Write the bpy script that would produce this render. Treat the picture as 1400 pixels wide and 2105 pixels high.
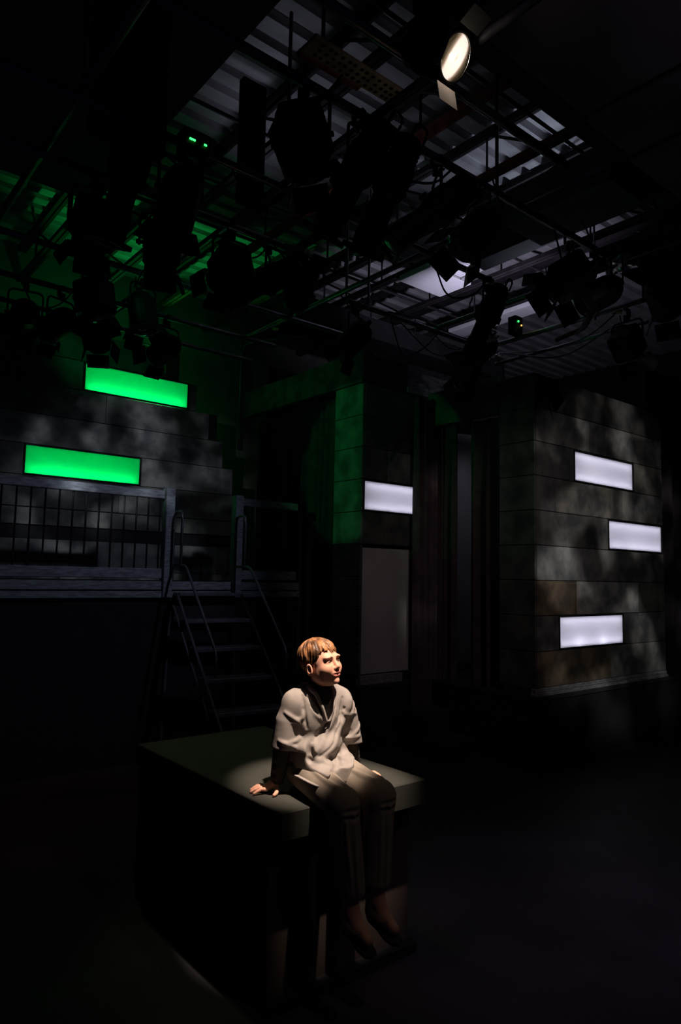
import bpy, bmesh, math, random
import numpy as np
from mathutils import Vector, Matrix
random.seed(7)
for o in list(bpy.data.objects): bpy.data.objects.remove(o)
S = bpy.context.scene
C = S.collection
PI = math.pi

# ------------------------------------------------------------------ camera
F_PX = 1425.6; PITCH = math.radians(5.2546); ROLL = math.radians(1.1365); YAW = math.radians(50.702); EYE = 1.75
cam = bpy.data.cameras.new('camera'); co = bpy.data.objects.new('camera', cam); C.objects.link(co); S.camera = co
fw = Vector((math.cos(YAW)*math.cos(PITCH), math.sin(YAW)*math.cos(PITCH), math.sin(PITCH)))
rt = Vector((math.sin(YAW), -math.cos(YAW), 0)); up = rt.cross(fw)
r2 = math.cos(ROLL)*rt + math.sin(ROLL)*up; u2 = -math.sin(ROLL)*rt + math.cos(ROLL)*up
m = Matrix((r2, u2, -fw)).transposed().to_4x4(); m.translation = (0, 0, EYE); co.matrix_world = m
cam.sensor_fit = 'VERTICAL'; cam.sensor_height = 36; cam.lens = F_PX/2105*36; cam.clip_end = 100; cam.clip_start = .05

# ------------------------------------------------------------------ world, exposure, lights
S.view_settings.view_transform = 'Standard'; S.view_settings.look = 'None'
S.view_settings.exposure = 0; S.view_settings.gamma = 1; S.view_settings.use_curve_mapping = False
w = bpy.data.worlds.new('dark_house'); S.world = w; w.use_nodes = True
w.node_tree.nodes['Background'].inputs[0].default_value = (.30, .17, 1, 1)
w.node_tree.nodes['Background'].inputs[1].default_value = .006

def light(name, kind, loc, aim, power, color, size=.05, angle=30, blend=.3, gobo=None, size_y=None):
    l = bpy.data.lights.new(name, kind); o = bpy.data.objects.new(name, l); C.objects.link(o)
    o.location = loc
    d = Vector(aim) - Vector(loc); o.rotation_euler = d.to_track_quat('-Z', 'Y').to_euler()
    l.energy = power; l.color = color
    if kind == 'SPOT':
        l.spot_size = math.radians(angle); l.spot_blend = blend; l.shadow_soft_size = size
    elif kind == 'AREA':
        l.size = size
        if size_y: l.shape = 'RECTANGLE'; l.size_y = size_y
    else: l.shadow_soft_size = size
    if gobo:                                   # breakup template in the lamp's gate
        l.use_nodes = True; nt = l.node_tree; em = nt.nodes['Emission']
        tc = nt.nodes.new('ShaderNodeTexCoord'); mp = nt.nodes.new('ShaderNodeMapping')
        mp.inputs['Scale'].default_value = gobo[0]
        nz = nt.nodes.new('ShaderNodeTexNoise'); nz.inputs['Scale'].default_value = 1; nz.inputs['Detail'].default_value = 1.5
        rp = nt.nodes.new('ShaderNodeMapRange'); rp.inputs['From Min'].default_value = gobo[1]; rp.inputs['From Max'].default_value = gobo[2]
        rp.inputs['To Min'].default_value = .12; rp.inputs['To Max'].default_value = 1.6
        nt.links.new(tc.outputs['Normal'], mp.inputs['Vector']); nt.links.new(mp.outputs[0], nz.inputs['Vector'])
        nt.links.new(nz.outputs['Fac'], rp.inputs['Value']); nt.links.new(rp.outputs[0], em.inputs['Strength'])
    return o

KEY = (1.97, 1.35, 4.7)
def key_lamp():
    # ellipsoidal spotlight hung out of frame, pointing down; its gate is an oval with one front shutter pushed in
    o = light('key_lamp', 'SPOT', KEY, (1.97, 1.3501, 0), 1450, (1, .80, .66), .03, 52, 0); o.rotation_euler = (0, 0, 0)
    l = o.data; l.use_nodes = True; nt = l.node_tree; em = nt.nodes['Emission']; N = nt.nodes.new; K = nt.links.new
    tc = N('ShaderNodeTexCoord'); sp = N('ShaderNodeSeparateXYZ'); K(tc.outputs['Normal'], sp.inputs[0])
    def mth(op, a, b=None):
        n = N('ShaderNodeMath'); n.operation = op
        for i, v in enumerate((a, b)):
            if v is None: continue
            if isinstance(v, (int, float)): n.inputs[i].default_value = v
            else: K(v, n.inputs[i])
        return n.outputs[0]
    az = mth('MULTIPLY', sp.outputs[2], KEY_SIGN)
    u = mth('DIVIDE', sp.outputs[0], az); v = mth('DIVIDE', sp.outputs[1], az)
    du = mth('DIVIDE', mth('SUBTRACT', u, .026), .103); dv = mth('DIVIDE', mth('SUBTRACT', v, .322), .112)
    d = mth('SQRT', mth('ADD', mth('MULTIPLY', du, du), mth('MULTIPLY', dv, dv)))
    a = N('ShaderNodeMapRange'); a.inputs['From Min'].default_value = 1.12; a.inputs['From Max'].default_value = .80; K(d, a.inputs['Value'])
    b = N('ShaderNodeMapRange'); b.inputs['From Min'].default_value = .230; b.inputs['From Max'].default_value = .262; K(v, b.inputs['Value'])
    K(mth('MULTIPLY', a.outputs[0], b.outputs[0]), em.inputs['Strength'])
KEY_SIGN = -1.0
key_lamp()
light('fill_lamp', 'SPOT', (2.45, -.3, 4.3), (2.0, 2.9, .7), 15, (1, .84, .62), .06, 42, .5)
light('wall_breakup_lamp_right', 'SPOT', (5.2, -1.6, 4.2), (7.0, 3.93, 2.15), 420, (1, .93, .86), .03, 36, .45, ((10, 10, 4), .47, .72))
light('green_return_lamp', 'SPOT', (1.3, 3.7, 3.7), (5.6, 4.13, 2.7), 9, (.10, 1, .35), .03, 26, .8)
light('wall_breakup_lamp_left', 'SPOT', (1.6, 4.5, 3.2), (3.1, 7.75, 2.65), 80, (.86, .93, 1), .03, 46, .6, ((8, 8, 7), .45, .7))
light('column_lamp', 'SPOT', (3.6, -.5, 4.2), (5.1, 5.34, 2.4), 15, (1, .9, .85), .03, 22, .7)
light('drape_lamp', 'SPOT', (3.2, .2, 4.2), (5.6, 4.8, 1.6), 45, (1, .72, .70), .05, 36, .8)
light('green_side_lamp', 'SPOT', (1.3, 5.0, 3.2), (4.65, 5.58, 2.95), 34, (.02, 1, .22), .03, 29, .12)
light('green_header_lamp', 'SPOT', (1.3, 4.4, 3.95), (4.65, 6.4, 3.85), 4.5, (.03, 1, .30), .03, 34, .6)
light('green_leak', 'SPOT', (3.5, 8.4, 3.4), (3.3, 6.95, 5.75), 60, (.02, 1, .16), .06, 78, .5)
light('green_wall_lamp', 'SPOT', (2.6, 6.6, 4.0), (3.0, 9.0, 4.9), 9, (.02, 1, .25), .06, 80, .8)
light('deck_wash', 'SPOT', (6.1, 3.9, 4.5), (4.6, 3.7, 5.75), 36, (.72, .78, 1), .1, 82, .9)  # added spot with no fixture, brightens the roof deck
light('deck_wash_left', 'SPOT', (3.1, 5.0, 4.5), (3.4, 4.5, 5.8), 7, (.75, .75, 1), .1, 110, .9)  # second unseen spot put in to lift the deck at left
light('cloud_wash', 'SPOT', (5.0, .2, 3.0), (3.7, .8, 4.6), 4.5, (.72, .58, 1), .2, 50, 1)
light('added_duct_spot', 'SPOT', (2.75, 2.4, 4.25), (2.4, 2.86, 4.62), .35, (1, .75, .55), .03, 70, .8)  # warm spot added to brighten the perforated board, tied to no fixture
light('added_board_spot', 'SPOT', (4.9, 1.9, 4.35), (5.85, 5.3, 3.9), 9, (.85, .88, 1), .03, 16, .8)  # unseen spot added so the streaked board shows
light('floor_violet', 'SPOT', (4.6, -.6, 4.2), (3.5, 1.9, 0), 60, (.72, .46, 1), .1, 36, 1)
light('floor_red', 'SPOT', (.6, 2.0, 4.3), (1.7, 5.3, 0), 26, (1, .22, .34), .1, 30, 1)
light('box_top_lamp', 'SPOT', (1.9, 4.9, 4.3), (2.05, 3.3, .8), 22, (.92, 1, .60), .05, 26, .8)
light('added_stair_spot', 'SPOT', (3.5, 2.9, 4.2), (3.35, 5.4, .9), 14, (.9, .62, .80), .05, 26, .9)  # added purplish spot without a source, makes the dark treads visible
light('added_passage_spot', 'SPOT', (6.15, 4.7, 3.3), (6.4, 5.5, 2.2), 2.0, (.8, .78, 1), .05, 110, .9)  # hidden spot added behind the drapes to light the pale cloth
light('rail_wash', 'SPOT', (3.3, 3.05, 3.75), (2.5, 6.2, 2.0), 46, (.66, .72, 1), .05, 52, .8)
light('pipe_glint', 'SPOT', (3.1, 4.1, 4.5), (2.9, 3.4, 4.12), .9, (.85, .9, 1), .03, 70, .8)  # extra spot put in only to make the grid pipes glint

# ------------------------------------------------------------------ helpers
def mat(name, col, rough=.7, var=0, scale=6, metal=0, bump=0, stretch=(1, 1, 1), col2=None, spec=.4, tone=False, detail=4):
    mt = bpy.data.materials.new(name); mt.use_nodes = True; nt = mt.node_tree; b = nt.nodes['Principled BSDF']
    b.inputs['Roughness'].default_value = rough; b.inputs['Metallic'].default_value = metal
    b.inputs['Specular IOR Level'].default_value = spec
    b.inputs['Base Color'].default_value = (*col, 1)
    tc = nt.nodes.new('ShaderNodeTexCoord'); mp = nt.nodes.new('ShaderNodeMapping'); mp.inputs['Scale'].default_value = stretch
    nz = nt.nodes.new('ShaderNodeTexNoise'); nz.inputs['Scale'].default_value = scale; nz.inputs['Detail'].default_value = detail
    nt.links.new(tc.outputs['Object'], mp.inputs[0]); nt.links.new(mp.outputs[0], nz.inputs['Vector'])
    c2 = col2 or tuple(c*(1-var) for c in col)
    rp = nt.nodes.new('ShaderNodeValToRGB'); rp.color_ramp.elements[0].position = .36; rp.color_ramp.elements[1].position = .64
    rp.color_ramp.elements[0].color = (*c2, 1); rp.color_ramp.elements[1].color = (*col, 1)
    nt.links.new(nz.outputs['Fac'], rp.inputs[0]); out = rp.outputs[0]
    if tone:
        at = nt.nodes.new('ShaderNodeAttribute'); at.attribute_name = 'tone'
        mx = nt.nodes.new('ShaderNodeMix'); mx.data_type = 'RGBA'; mx.blend_type = 'MULTIPLY'; mx.inputs[0].default_value = 1
        nt.links.new(out, mx.inputs[6]); nt.links.new(at.outputs['Color'], mx.inputs[7]); out = mx.outputs[2]
    nt.links.new(out, b.inputs['Base Color'])
    if bump:
        bp = nt.nodes.new('ShaderNodeBump'); bp.inputs['Strength'].default_value = bump; bp.inputs['Distance'].default_value = .01
        nt.links.new(nz.outputs['Fac'], bp.inputs['Height']); nt.links.new(bp.outputs[0], b.inputs['Normal'])
    return mt
def emis(name, col, strength):
    mt = bpy.data.materials.new(name); mt.use_nodes = True; b = mt.node_tree.nodes['Principled BSDF']
    b.inputs['Base Color'].default_value = (.05, .05, .05, 1)
    b.inputs['Emission Color'].default_value = (*col, 1); b.inputs['Emission Strength'].default_value = strength
    return mt
def diffuser_mat(name, col):
    mt = bpy.data.materials.new(name); mt.use_nodes = True; nt = mt.node_tree; nt.nodes.clear()
    o = nt.nodes.new('ShaderNodeOutputMaterial'); t = nt.nodes.new('ShaderNodeBsdfTranslucent'); d = nt.nodes.new('ShaderNodeBsdfDiffuse')
    t.inputs[0].default_value = (*col, 1); d.inputs[0].default_value = (*col, 1)
    mx = nt.nodes.new('ShaderNodeMixShader'); mx.inputs[0].default_value = .3
    nt.links.new(t.outputs[0], mx.inputs[1]); nt.links.new(d.outputs[0], mx.inputs[2]); nt.links.new(mx.outputs[0], o.inputs[0])
    return mt
M = dict(
    block=mat('faux_stone_block', (.30, .295, .28), .72, 0, 5, bump=.25, col2=(.10, .105, .115), tone=True),
    dark=mat('dark_timber', (.03, .03, .035), .8, .4),
    black=mat('black_paint', (.012, .012, .015), .75, .3),
    steel=mat('black_steel', (.012, .012, .014), .55, .3, metal=.2),
    pipe=mat('scaffold_pipe', (.34, .35, .38), .38, .35, 14, metal=.8),
    rust=mat('rusty_primer', (.30, .075, .04), .7, .5, 12),
    joist=mat('joist_paint', (.035, .03, .035), .7, .4, 9),
    deck=mat('galvanised_deck', (.55, .54, .56), .55, .35, 2.2, metal=.1, stretch=(1, 3, 1)),
    floor=mat('black_stage_floor', (.055, .05, .055), .6, .45, 2.4, bump=.1, spec=.35),
    plaster=mat('dim_plaster', (.22, .22, .20), .85, .3, 1.5),
    tile=mat('pale_ceiling_board', (.86, .86, .90), .85, .12, 3),
    cloud=mat('acoustic_board', (.24, .23, .27), .9, .35, 1.6),
    grey=mat('blue_grey_board', (.30, .32, .36), .55, .5, 8, stretch=(1.5, 8, 8)),
    streak=mat('streaked_lit_board', (.34, .35, .37), .6, .65, 5, stretch=(1, 6, 6)),
    pale=mat('pale_panel', (.46, .45, .46), .8, .2, 1.5),
    drape=mat('dark_velour', (.085, .062, .070), .95, .3, 9, spec=.15),
    drape2=mat('black_velour', (.03, .026, .034), .97, .3, 9, spec=.1),
    gauze=mat('grey_gauze', (.22, .21, .24), .95, .3, 9, spec=.1),
    boxtop=mat('box_olive_paint', (.050, .050, .040), .72, .2, 4),
    boxside=mat('box_brown_paint', (.075, .055, .046), .75, .25, 5),
    alu=mat('ladder_metal', (.20, .20, .23), .42, .3, 10, metal=.5),
    glass=mat('lens_glass', (.08, .085, .09), .12, .2, 30, spec=.8),
    perf=mat('perforated_board', (.40, .36, .30), .8, .4, 10),
    cable=mat('cable_rubber', (.04, .04, .05), .5, .3),
    yellow=mat('yellow_plug', (.75, .60, .08), .5, .1),
    foil=mat('crumpled_foil', (.75, .77, .78), .28, .2, 30, metal=.95, bump=.8),
    white_in=mat('lightbox_white', (.85, .85, .85), .9, .02),
    skin=mat('skin', (.80, .40, .27), .5, .08, 18, spec=.35, bump=.03),
    lip=mat('lips', (.60, .20, .17), .42, .1, 20),
    hair=mat('hair', (.44, .20, .080), .48, 0, 34, col2=(.075, .032, .014), stretch=(1, 1, .34), bump=.9, detail=5),
    tunic=mat('grey_tunic_cloth', (.36, .315, .285), .85, .13, 24, bump=.12, spec=.15),
    trouser=mat('olive_trouser_cloth', (.34, .285, .225), .85, .15, 22, bump=.1, spec=.15),
    shirt=mat('dark_undershirt', (.055, .040, .034), .85, .3, 30, bump=.15),
    shoe=mat('tan_suede', (.34, .22, .15), .8, .25, 20),
    sole=mat('dark_sole', (.03, .025, .02), .7, .2),
    eye=mat('eye_white', (.20, .18, .17), .25, .05),
    iris=mat('iris_dark', (.03, .018, .012), .2, .1),
    brow=mat('eyebrow_hair', (.10, .045, .025), .8, .3, 30),
    led_green=emis('led_green', (.02, 1, .08), 6),
    led_amber=emis('led_amber', (1, .55, .1), 1.2),
    diff_green=diffuser_mat('green_gel_diffuser', (.012, .80, .33)),
    diff_white=diffuser_mat('white_diffuser', (.86, .84, .90)),
)
def lens_mat():
    mt = bpy.data.materials.new('lit_lens'); mt.use_nodes = True; nt = mt.node_tree; b = nt.nodes['Principled BSDF']
    b.inputs['Base Color'].default_value = (.1, .09, .07, 1); b.inputs['Roughness'].default_value = .2
    tc = nt.nodes.new('ShaderNodeTexCoord'); mp = nt.nodes.new('ShaderNodeMapping'); mp.inputs['Scale'].default_value = (15.5, 6.6, 0)
    ln = nt.nodes.new('ShaderNodeVectorMath'); ln.operation = 'LENGTH'
    rp = nt.nodes.new('ShaderNodeValToRGB'); e = rp.color_ramp.elements
    e[0].position = 0; e[0].color = (.55, .36, .28, 1); e[1].position = 1; e[1].color = (.03, .02, .01, 1)
    for p, c in ((.16, (1, .84, .72)), (.62, (1, .80, .68)), (.8, (.22, .15, .10))):
        x = e.new(p); x.color = (*c, 1)
    nt.links.new(tc.outputs['Object'], mp.inputs[0]); nt.links.new(mp.outputs[0], ln.inputs[0]); nt.links.new(ln.outputs['Value'], rp.inputs[0])
    nt.links.new(rp.outputs[0], b.inputs['Emission Color']); b.inputs['Emission Strength'].default_value = 1.15
    return mt
M['lit_lens'] = lens_mat()

def obj(name, bm, m, parent=None, smooth=False, loc=None):
    me = bpy.data.meshes.new(name)
    if isinstance(bm, bmesh.types.BMesh):
        bmesh.ops.recalc_face_normals(bm, faces=bm.faces); bm.to_mesh(me); bm.free()
    else: me.from_pydata(*bm)
    o = bpy.data.objects.new(name, me); C.objects.link(o)
    me.materials.append(m)
    if smooth: me.shade_smooth()
    if parent: o.parent = parent
    if loc: o.location = loc
    return o
def tag(o, label=None, cat=None, group=None, kind=None):
    if label: o['label'] = label
    if cat: o['category'] = cat
    if group: o['group'] = group
    if kind: o['kind'] = kind
    return o
def thing(name, label, cat, loc=(0, 0, 0), group=None, rz=0):
    o = bpy.data.objects.new(name, None); C.objects.link(o); o.location = loc; o.rotation_euler = (0, 0, rz)
    o.empty_display_size = .1
    return tag(o, label, cat, group)
def box(bm, a, b, bev=0, M4=None, tone=None):
    a = Vector(a); b = Vector(b)
    t = bmesh.new(); bmesh.ops.create_cube(t, size=1)
    for v in t.verts: v.co = Vector(((v.co[i]+.5)*(b[i]-a[i])+a[i] for i in range(3)))
    if bev: bmesh.ops.bevel(t, geom=list(t.edges), offset=bev, segments=1, affect='EDGES')
    if M4 is not None: bmesh.ops.transform(t, matrix=M4, verts=t.verts)
    me = bpy.data.meshes.new('t'); t.to_mesh(me); t.free()
    n = len(bm.faces); bm.from_mesh(me); bpy.data.meshes.remove(me)
    if tone is not None:
        ly = bm.loops.layers.float_color.get('tone') or bm.loops.layers.float_color.new('tone')
        bm.faces.ensure_lookup_table()
        for f in bm.faces[n:]:
            for l in f.loops: l[ly] = (*tone, 1)
    return bm
def boxes(*bs, bev=0):
    bm = bmesh.new()
    for a, b in bs: box(bm, a, b, bev)
    return bm
def tube(bm, pts, r, seg=8, closed=False, cap=True):
    pts = [Vector(p) for p in pts]; n = len(pts); rings = []
    rr = r if hasattr(r, '__len__') else [r]*n
    ref = Vector((0, 0, 1))
    for i, p in enumerate(pts):
        t = (pts[(i+1) % n]-pts[i-1]) if closed else (pts[min(i+1, n-1)]-pts[max(i-1, 0)])
        t.normalize()
        a = t.cross(ref)
        if a.length < .05: a = t.cross(Vector((1, 0, 0)))
        a.normalize(); b = t.cross(a).normalized(); ref = -b if False else ref
        rings.append([bm.verts.new(p+rr[i]*(math.cos(2*PI*k/seg)*a+math.sin(2*PI*k/seg)*b)) for k in range(seg)])
    for i in range(n if closed else n-1):
        A = rings[i]; B = rings[(i+1) % n]
        for k in range(seg): bm.faces.new((A[k], A[(k+1) % seg], B[(k+1) % seg], B[k]))
    if cap and not closed:
        bm.faces.new(rings[0]); bm.faces.new(rings[-1])
    return bm
def fillet(pts, r=.05, n=5):
    pts = [Vector(p) for p in pts]; out = [pts[0]]
    for i in range(1, len(pts)-1):
        a, b, c = pts[i-1], pts[i], pts[i+1]; q = min(r, (a-b).length*.45, (c-b).length*.45)
        p0 = b+(a-b).normalized()*q; p1 = b+(c-b).normalized()*q
        for k in range(n+1):
            t = k/n; out.append((1-t)**2*p0+2*t*(1-t)*b+t*t*p1)
    return out+[pts[-1]]
def lathe(bm, prof, seg=20, M4=None, cap=True):   # prof: (r, z)
    rings = []
    for r, z in prof:
        vs = [Vector((r*math.cos(2*PI*k/seg), r*math.sin(2*PI*k/seg), z)) for k in range(seg)]
        if M4 is not None: vs = [M4 @ v for v in vs]
        rings.append([bm.verts.new(v) for v in vs])
    for A, B in zip(rings, rings[1:]):
        for k in range(seg): bm.faces.new((A[k], A[(k+1) % seg], B[(k+1) % seg], B[k]))
    if cap: bm.faces.new(rings[0]); bm.faces.new(rings[-1])
    return bm
def part(name, parent, bm, m, smooth=False, label=None):
    o = obj(name, bm, m, parent, smooth)
    if label: o['label'] = label
    return o
def struct(name, bm, m, label=None):
    o = obj(name, bm, m); o['kind'] = 'structure'
    if label: o['label'] = label; o['category'] = name.split('_')[0]
    return o
KK = .62
def kz(z): return 1.75+(z-1.75)*KK

# ------------------------------------------------------------------ room shell
struct('floor', boxes(((-3, -5, -.1), (12, 10.2, 0))), M['floor'], 'black painted stage floor under the whole room')
bm = bmesh.new(); box(bm, (-3, 9.0, 0), (12, 9.1, 6))
struct('wall_back', bm, M['plaster'], 'dim plaster wall behind the scenery, washed green at upper left')
struct('wall_right', boxes(((11.9, -5, 0), (12, 9, 6))), M['black'], 'black side wall beyond the stone tower')
# corrugated roof deck: trapezoid ribs running along X
bm = bmesh.new(); prof = []; y = -5
while y < 9.0:
    prof += [(y, 5.75), (y+.13, 5.75), (y+.16, 5.80), (y+.20, 5.80)]; y += .23
va = [bm.verts.new((-3, a, b)) for a, b in prof]; vb = [bm.verts.new((12, a, b)) for a, b in prof]
for i in range(len(prof)-1): bm.faces.new((va[i], vb[i], vb[i+1], va[i+1]))
ce = struct('ceiling', bm, M['deck'], 'corrugated metal roof deck with ribs above the joists')
sm = ce.modifiers.new('thick', 'SOLIDIFY'); sm.thickness = .02; sm.offset = 1
# roof joists along Y
def joist(x, lab, rust=False):
    t = thing('roof_joist', lab, 'joist', (x, 0, 5.3), 'open web roof joists')
    mt = M['rust'] if rust else M['joist']
    bm = bmesh.new(); box(bm, (-.045, -5, 0), (-.008, 9, .05)); box(bm, (.008, -5, 0), (.045, 9, .05))
    part('bottom_chord', t, bm, mt)
    bm = bmesh.new(); box(bm, (-.045, -5, .39), (-.008, 9, .45)); box(bm, (.008, -5, .39), (.045, 9, .45))
    part('top_chord', t, bm, M['joist'])
    bm = bmesh.new(); y = -4.9; k = 0; pts = []
    while y < 8.5:
        pts += [(0, y, .03), (0, y+.62, .42), (0, y+.621, .03)]; y += 1.15; k += 1
    tube(bm, pts, .015, 6)
    part('web', t, bm, M['joist'])
jl = {2.15: 'dark open-web joist furthest left under the roof deck', 3.0: 'open-web joist crossing above the green lit deck strip',
      3.85: 'open-web joist left of the vertical grid hangers', 4.70: 'rust-tinged open-web joist in front of the brightest deck bay',
      5.55: 'open-web joist right of the brightest deck bay', 6.4: 'open-web joist over the pale ceiling boards', 7.3: 'furthest right open-web joist behind the pale ceiling boards'}
for x, l in jl.items(): joist(x, l, x in (3.85, 4.70))
# cross bridging rods along X, part of nothing: one pair per line
for y, l in ((3.05, 'thin bridging bar crossing the joists near the lit lamp'), (4.62, 'thin bridging bar crossing the joists over the grid'), (6.25, 'thin bridging bar crossing the joists near the green strip')):
    tag(obj('bridging_bar', tube(bmesh.new(), [(1.2, y, 5.36), (8, y, 5.36)], .016, 6), M['joist']), l, 'bar')
# acoustic panels, upper right
def slab(name, a, b, m, lab, cat, bev=.004): return tag(obj(name, boxes((a, b), bev=bev), m), lab, cat)
slab('acoustic_panel', (2.55, -3, 4.6), (3.68, 2.2, 4.66), M['cloud'], 'large dark ceiling panel right of the lit lamp', 'panel')
slab('acoustic_panel', (3.74, -3, 4.6), (4.27, 2.22, 4.66), M['cloud'], 'narrow dark ceiling panel, second from the lit lamp', 'panel')
slab('acoustic_panel', (4.33, -3, 4.6), (5.3, 2.25, 4.66), M['cloud'], 'dark ceiling panel at the right edge above the ducts', 'panel')
slab('air_duct', (4.42, 2.45, 4.6), (4.92, 3.36, 4.9), M['cloud'], 'rectangular duct with a pale end above the right pipes', 'duct')
slab('roof_beam', (4.98, 2.25, 4.75), (5.2, 4.2, 5.29), M['dark'], 'dark bulkhead closing the right side of the deck bay', 'beam')
slab('roof_beam', (2.4, 2.27, 4.7), (5.2, 2.42, 5.29), M['dark'], 'dark bulkhead along the edge of the ceiling panels', 'beam')
# pale boards deep right
slab('ceiling_board', (5.49, 5.2, 5.22), (6.19, 5.7, 5.29), M['tile'], 'greenish pale ceiling board left of the ribbed opening', 'board')
slab('ceiling_board', (7.22, 4.95, 5.22), (7.50, 6.48, 5.28), M['tile'], 'long white ceiling board seen through the grid at right', 'board')
slab('ceiling_board', (7.1, 4.0, 5.22), (7.5, 4.42, 5.28), M['tile'], 'small white ceiling board furthest right', 'board')
t = thing('ribbed_deck_panel', 'white ribbed vent standing in for bright roof deck beside the pale ceiling board', 'infill', (5.52, 4.84, 5.22))  # white ribs stand in for lit deck seen through an opening
part('frame', t, boxes(((0, 0, 0), (.47, .02, .05)), ((0, .33, 0), (.47, .35, .05)), ((0, 0, 0), (.02, .35, .05)), ((.45, 0, 0), (.47, .35, .05))), M['pale'])
bm = bmesh.new()
for i in range(9): box(bm, (.02, .03+i*.034, .012), (.45, .052+i*.034, .03))
box(bm, (.02, .02, .03), (.45, .33, .04)); part('rib_slats', t, bm, M['tile'])
light('added_ceiling_spot', 'SPOT', (6.0, 4.7, 4.3), (6.6, 5.2, 5.25), 42, (.80, .74, 1), .05, 120, .6)  # added purple-white spot, no fixture, brightens the pale ceiling boards
slab('duct_run', (4.9, 6.9, 5.0), (9, 7.5, 5.29), M['dark'], 'long dark duct at the back right of the roof', 'duct')
# white building pillar on the back wall, green lit
slab('wall_pilaster', (3.55, 8.8, 0), (3.95, 9.0, 5.4), M['plaster'], 'square pilaster on the green washed back wall', 'pilaster')
t = tag(obj('conduit', tube(bmesh.new(), fillet([(5.3, 8.9, 3.6), (5.3, 8.9, 5.22), (5.75, 8.4, 5.3), (6.2, 8.0, 5.3)], .14), .03, 8), M['pipe'], smooth=True), 'bent conduit rising up the back wall and turning right', 'conduit')

# ------------------------------------------------------------------ stone scenery
def tone():
    v = random.uniform(.45, 1.05); h = random.uniform(-.06, .06)
    return (v*(1+h), v, v*(1-h))
def lightbox(parent, x0, x1, y, z0, z1, color, axis='Y', kind='white', hot=False):
    """translucent diffuser on a white box with strip lamps inside; front faces -Y"""
    fr = part('light_panel', parent, boxes(((x0-.012, y-.012, z0-.012), (x1+.012, y+.02, z0)), ((x0-.012, y-.012, z1), (x1+.012, y+.02, z1+.012)),
              ((x0-.012, y-.012, z0), (x0, y+.02, z1)), ((x1, y-.012, z0), (x1+.012, y+.02, z1))), M['black'], label='dark frame around a backlit panel')
    d = part('diffuser', fr, boxes(((x0, y+.004, z0), (x1, y+.008, z1))), M['diff_green' if kind == 'green' else 'diff_white'],
             label=('glowing green diffuser' if kind == 'green' else 'glowing white diffuser'))
    D = .17
    part('housing', fr, boxes(((x0-.01, y+D, z0-.01), (x1+.01, y+D+.01, z1+.01)), ((x0-.01, y+.01, z0-.012), (x1+.01, y+D, z0-.002)), ((x0-.01, y+.01, z1+.002), (x1+.01, y+D, z1+.012)),
              ((x0-.012, y+.01, z0), (x0-.002, y+D, z1)), ((x1+.002, y+.01, z0), (x1+.012, y+D, z1))), M['white_in'])
    xm = (x0+x1)/2; L = x1-x0
    lc = (1, 1, 1) if kind == 'green' else (.90, .92, 1)
    P = 2.4 if kind == 'green' else .95
    if kind == 'green':
        light('strip_lamp', 'AREA', (xm, y+.08, z0+.015), (xm, y+.01, z0+.10), P, lc, L*.94, size_y=.03)
        light('strip_lamp', 'AREA', (xm, y+.12, z1-.02), (xm, y+.03, z1-.2), P*.07, lc, L*.94, size_y=.03)
    else:
        light('strip_lamp', 'AREA', (xm, y+.055, z0+.012), (xm, y+.03, z0+.14), P*.8, lc, L*.97, size_y=.02)
        light('strip_lamp', 'AREA', (xm, y+.055, z1-.012), (xm, y+.03, z1-.14), P*.75, lc, L*.97, size_y=.02)
    if hot:
        for q in (.3, .68): light('strip_lamp', 'AREA', (x0+L*q, y+.09, z0+.02), (x0+L*q, y+.02, z0+.1), .09, lc, .06)
    return fr
def courses(bm, spec, y, side=False, x=None):
    """spec: {course index: [edges in metres]}; front faces -Y (or -X when side)"""
    for i, ed in spec.items():
        z0 = kz(.12+.54*i); z1 = kz(.12+.54*(i+1))
        for e0, e1, tn in ed:
            tn = tn or tone()
            if isinstance(tn, float): tn = (tn, tn, tn*1.02)
            if side: box(bm, (x-.03, e0+.003, z0+.003), (x, e1-.003, z1-.003), .004, tone=tn)
            else: box(bm, (e0+.003, y-.03, z0+.003), (e1-.003, y, z1-.003), .004, tone=tn)
def X(*v): return [a*KK for a in v]
def row(edges, tones=None, skip=()):
    e = [a*KK for a in edges]; return [(e[i], e[i+1], (tones or {}).get(i)) for i in range(len(e)-1) if i not in skip]
# --- right tower
Y1 = 3.93; XT = 9.04*KK; XR = 13.08*KK
t = thing('stone_tower', 'tall stone-block tower with three glowing white panels at right', 'scenery', (0, 0, 0))
bm = bmesh.new()
courses(bm, {0: row([9.04, 11.13, 13.08], {1: (.95, 1.0, .98), 0: (.9, .72, .52)}), 1: row([9.04, 9.61, 11.6, 13.08], {0: .6}, (1,)), 2: row([9.04, 10.12, 12.11, 13.08], {0: (.65, .5, .36), 1: 1.5, 2: (.5, .6, .5)}),
    3: row([9.04, 10.58, 12.62, 13.08]), 4: row([9.04, 11.11, 13.05], None, (1,)), 5: row([9.04, 9.55, 11.61, 13.08], {2: .9}), 6: row([9.04, 10.08, 12.03, 13.08], None, (1,)),
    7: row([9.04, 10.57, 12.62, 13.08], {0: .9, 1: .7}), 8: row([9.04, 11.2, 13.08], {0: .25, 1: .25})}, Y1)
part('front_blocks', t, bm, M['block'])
bm = bmesh.new()
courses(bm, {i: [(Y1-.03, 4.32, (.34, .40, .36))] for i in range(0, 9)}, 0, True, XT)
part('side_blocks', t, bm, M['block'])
bm = bmesh.new()
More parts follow.
